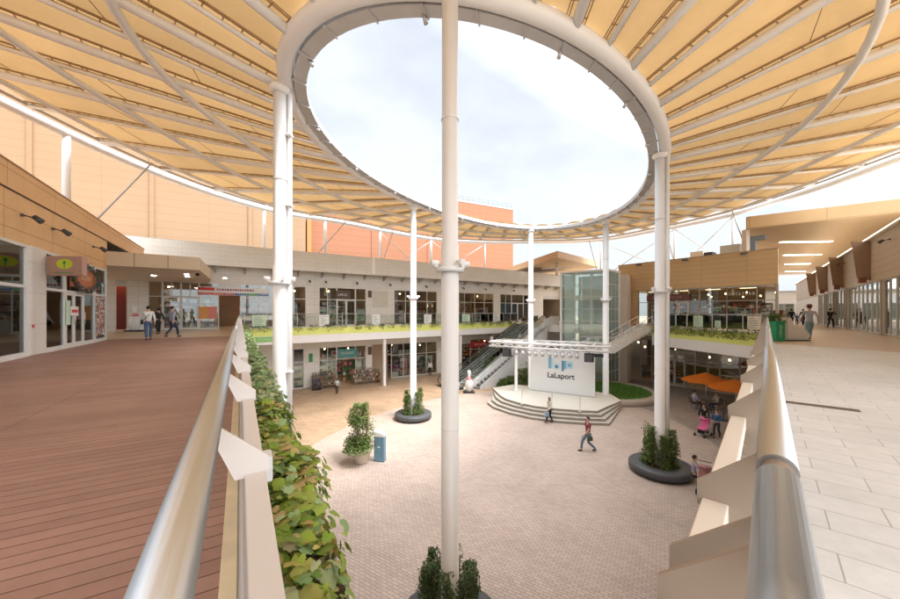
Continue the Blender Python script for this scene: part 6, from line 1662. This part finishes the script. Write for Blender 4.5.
def stroller(x, y, rz, lab, m):
    t = thing('stroller', lab, 'stroller', (x, y, 0.008), rz)
    MB().extr([(-.2, -.2, .42), (-.2, .25, .38), (-.2, .3, .46), (-.2, -.12, .5), (-.2, -.3, .95), (-.2, -.38, .93)], (.4, 0, 0)).build('seat', m, t)
    mb = MB(); mb.smooth = True; n = 6
    for j in range(7):
        a = pi * .05 + (pi * .6) * j / 6; mb.vert((-.22, -.1 - .32 * cos(a), .72 + .30 * sin(a))); mb.vert((.22, -.1 - .32 * cos(a), .72 + .30 * sin(a)))
    for j in range(6): mb.face((2 * j, 2 * j + 1, 2 * j + 3, 2 * j + 2))
    o = mb.build('hood', m, t); sdm = o.modifiers.new('s', 'SOLIDIFY'); sdm.thickness = .015
    for s in (-1, 1):
        MB().tube([(s * .22, -.62, 1.0), (s * .22, -.3, .75), (s * .22, .35, .12)], .012, 6).build('frame_tube', ALU, t)
        MB().tube([(s * .22, -.4, .12), (s * .22, .1, .5)], .012, 6).build('frame_tube', ALU, t)
        for yy in (-.4, .35):
            mb = MB(); mb.tube([(s * .25 - .02, yy, .1), (s * .25 + .02, yy, .1)], .1, 14); mb.build('wheel', BLACK, t)
    MB().tube([(-.22, -.62, 1.0), (.22, -.62, 1.0)], .015, 6).build('handle', BLACK, t)
    MB().box(-.18, .18, -.3, .2, .18, .34).build('basket', BLK, t)
stroller(14.45, 20.0, pi / 2 + .5, 'bright pink stroller on the terrace pushed by the person in blue', cloth('hot_pink', (.75, .16, .36)))
x, y = 9.95, 14.3; person(x, y, -.02, -pi / 2 - .5, 'person in lilac top sitting on the rim of the right planter, arms out', LIL, BLK, pose='sit', H=1.6, arms='reach', sleeve='short')
stroller(10.0, 13.75, pi / 2 + .9, 'dark stroller with pink patterned cover beside the sitter at the right planter', mat('patterned_cover', (.42, .2, .2), .8, var=.9, scale=14))
# ---------------------------------------------------------------- camera, light
cam = bpy.data.cameras.new('camera'); co = bpy.data.objects.new('camera', cam); COL.objects.link(co)
cam.sensor_width = 36.0; cam.lens = 14.0; cam.clip_start = .02; cam.clip_end = 3000
cam.shift_y = 12.5 / 900
co.location = (0, 0, EYE); co.rotation_euler = (radians(90), 0, 0)
scene.camera = co
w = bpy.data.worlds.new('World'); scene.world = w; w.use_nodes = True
N = w.node_tree.nodes; L = w.node_tree.links; N.clear()
out = N.new('ShaderNodeOutputWorld'); bg = N.new('ShaderNodeBackground'); bg.inputs['Strength'].default_value = .1
sky = N.new('ShaderNodeTexSky'); sky.sky_type = 'NISHITA'; sky.sun_disc = False
SE, SA = radians(58), radians(120)      # elevation; compass-like angle of the sun from +Y towards +X
sky.sun_elevation = SE; sky.sun_rotation = SA
sund = Vector((sin(SA) * cos(SE), cos(SA) * cos(SE), sin(SE)))
tc = N.new('ShaderNodeTexCoord'); mp = N.new('ShaderNodeMapping'); mp.inputs['Scale'].default_value = (1, 1, 2.0)
L.new(tc.outputs['Generated'], mp.inputs[0])
n1 = N.new('ShaderNodeTexNoise'); n1.inputs['Scale'].default_value = 1.7; n1.inputs['Detail'].default_value = 8; n1.inputs['Roughness'].default_value = .55
L.new(mp.outputs[0], n1.inputs['Vector'])
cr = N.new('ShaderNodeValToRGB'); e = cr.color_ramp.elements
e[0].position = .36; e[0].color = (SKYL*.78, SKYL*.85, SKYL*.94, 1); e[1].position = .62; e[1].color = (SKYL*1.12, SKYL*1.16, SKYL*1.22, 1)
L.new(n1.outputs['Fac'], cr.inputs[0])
# added sky brightness round the sun direction, mostly out of view, lights the scene
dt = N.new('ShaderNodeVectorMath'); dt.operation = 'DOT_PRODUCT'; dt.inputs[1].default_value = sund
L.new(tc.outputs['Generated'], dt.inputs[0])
mr = N.new('ShaderNodeMapRange'); mr.inputs['From Min'].default_value = .3; mr.inputs['From Max'].default_value = 1.0; mr.inputs['To Min'].default_value = 1.0; mr.inputs['To Max'].default_value = SKYFILL
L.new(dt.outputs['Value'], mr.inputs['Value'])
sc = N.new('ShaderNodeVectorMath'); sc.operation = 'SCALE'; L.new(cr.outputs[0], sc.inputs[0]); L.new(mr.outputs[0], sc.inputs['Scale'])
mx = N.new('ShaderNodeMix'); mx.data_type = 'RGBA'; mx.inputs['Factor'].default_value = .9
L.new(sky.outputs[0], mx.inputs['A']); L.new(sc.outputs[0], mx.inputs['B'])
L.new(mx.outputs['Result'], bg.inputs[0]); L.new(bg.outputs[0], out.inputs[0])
sl = bpy.data.lights.new('sun', 'SUN'); sl.energy = 1.5; sl.angle = radians(20); sl.color = (1, .97, .93)
so = bpy.data.objects.new('sun', sl); COL.objects.link(so)
so.rotation_euler = (-sund).to_track_quat('-Z', 'Y').to_euler(); so.location = (0, 0, 60)
vs = scene.view_settings; vs.view_transform = 'Standard'; vs.look = 'None'; vs.gamma = 1; vs.use_curve_mapping = False
vs.exposure = EXPO
scene.render.resolution_x = 1024; scene.render.resolution_y = 682
scene.render.engine = 'CYCLES'
scene.cycles.max_bounces = 8; scene.cycles.transparent_max_bounces = 24
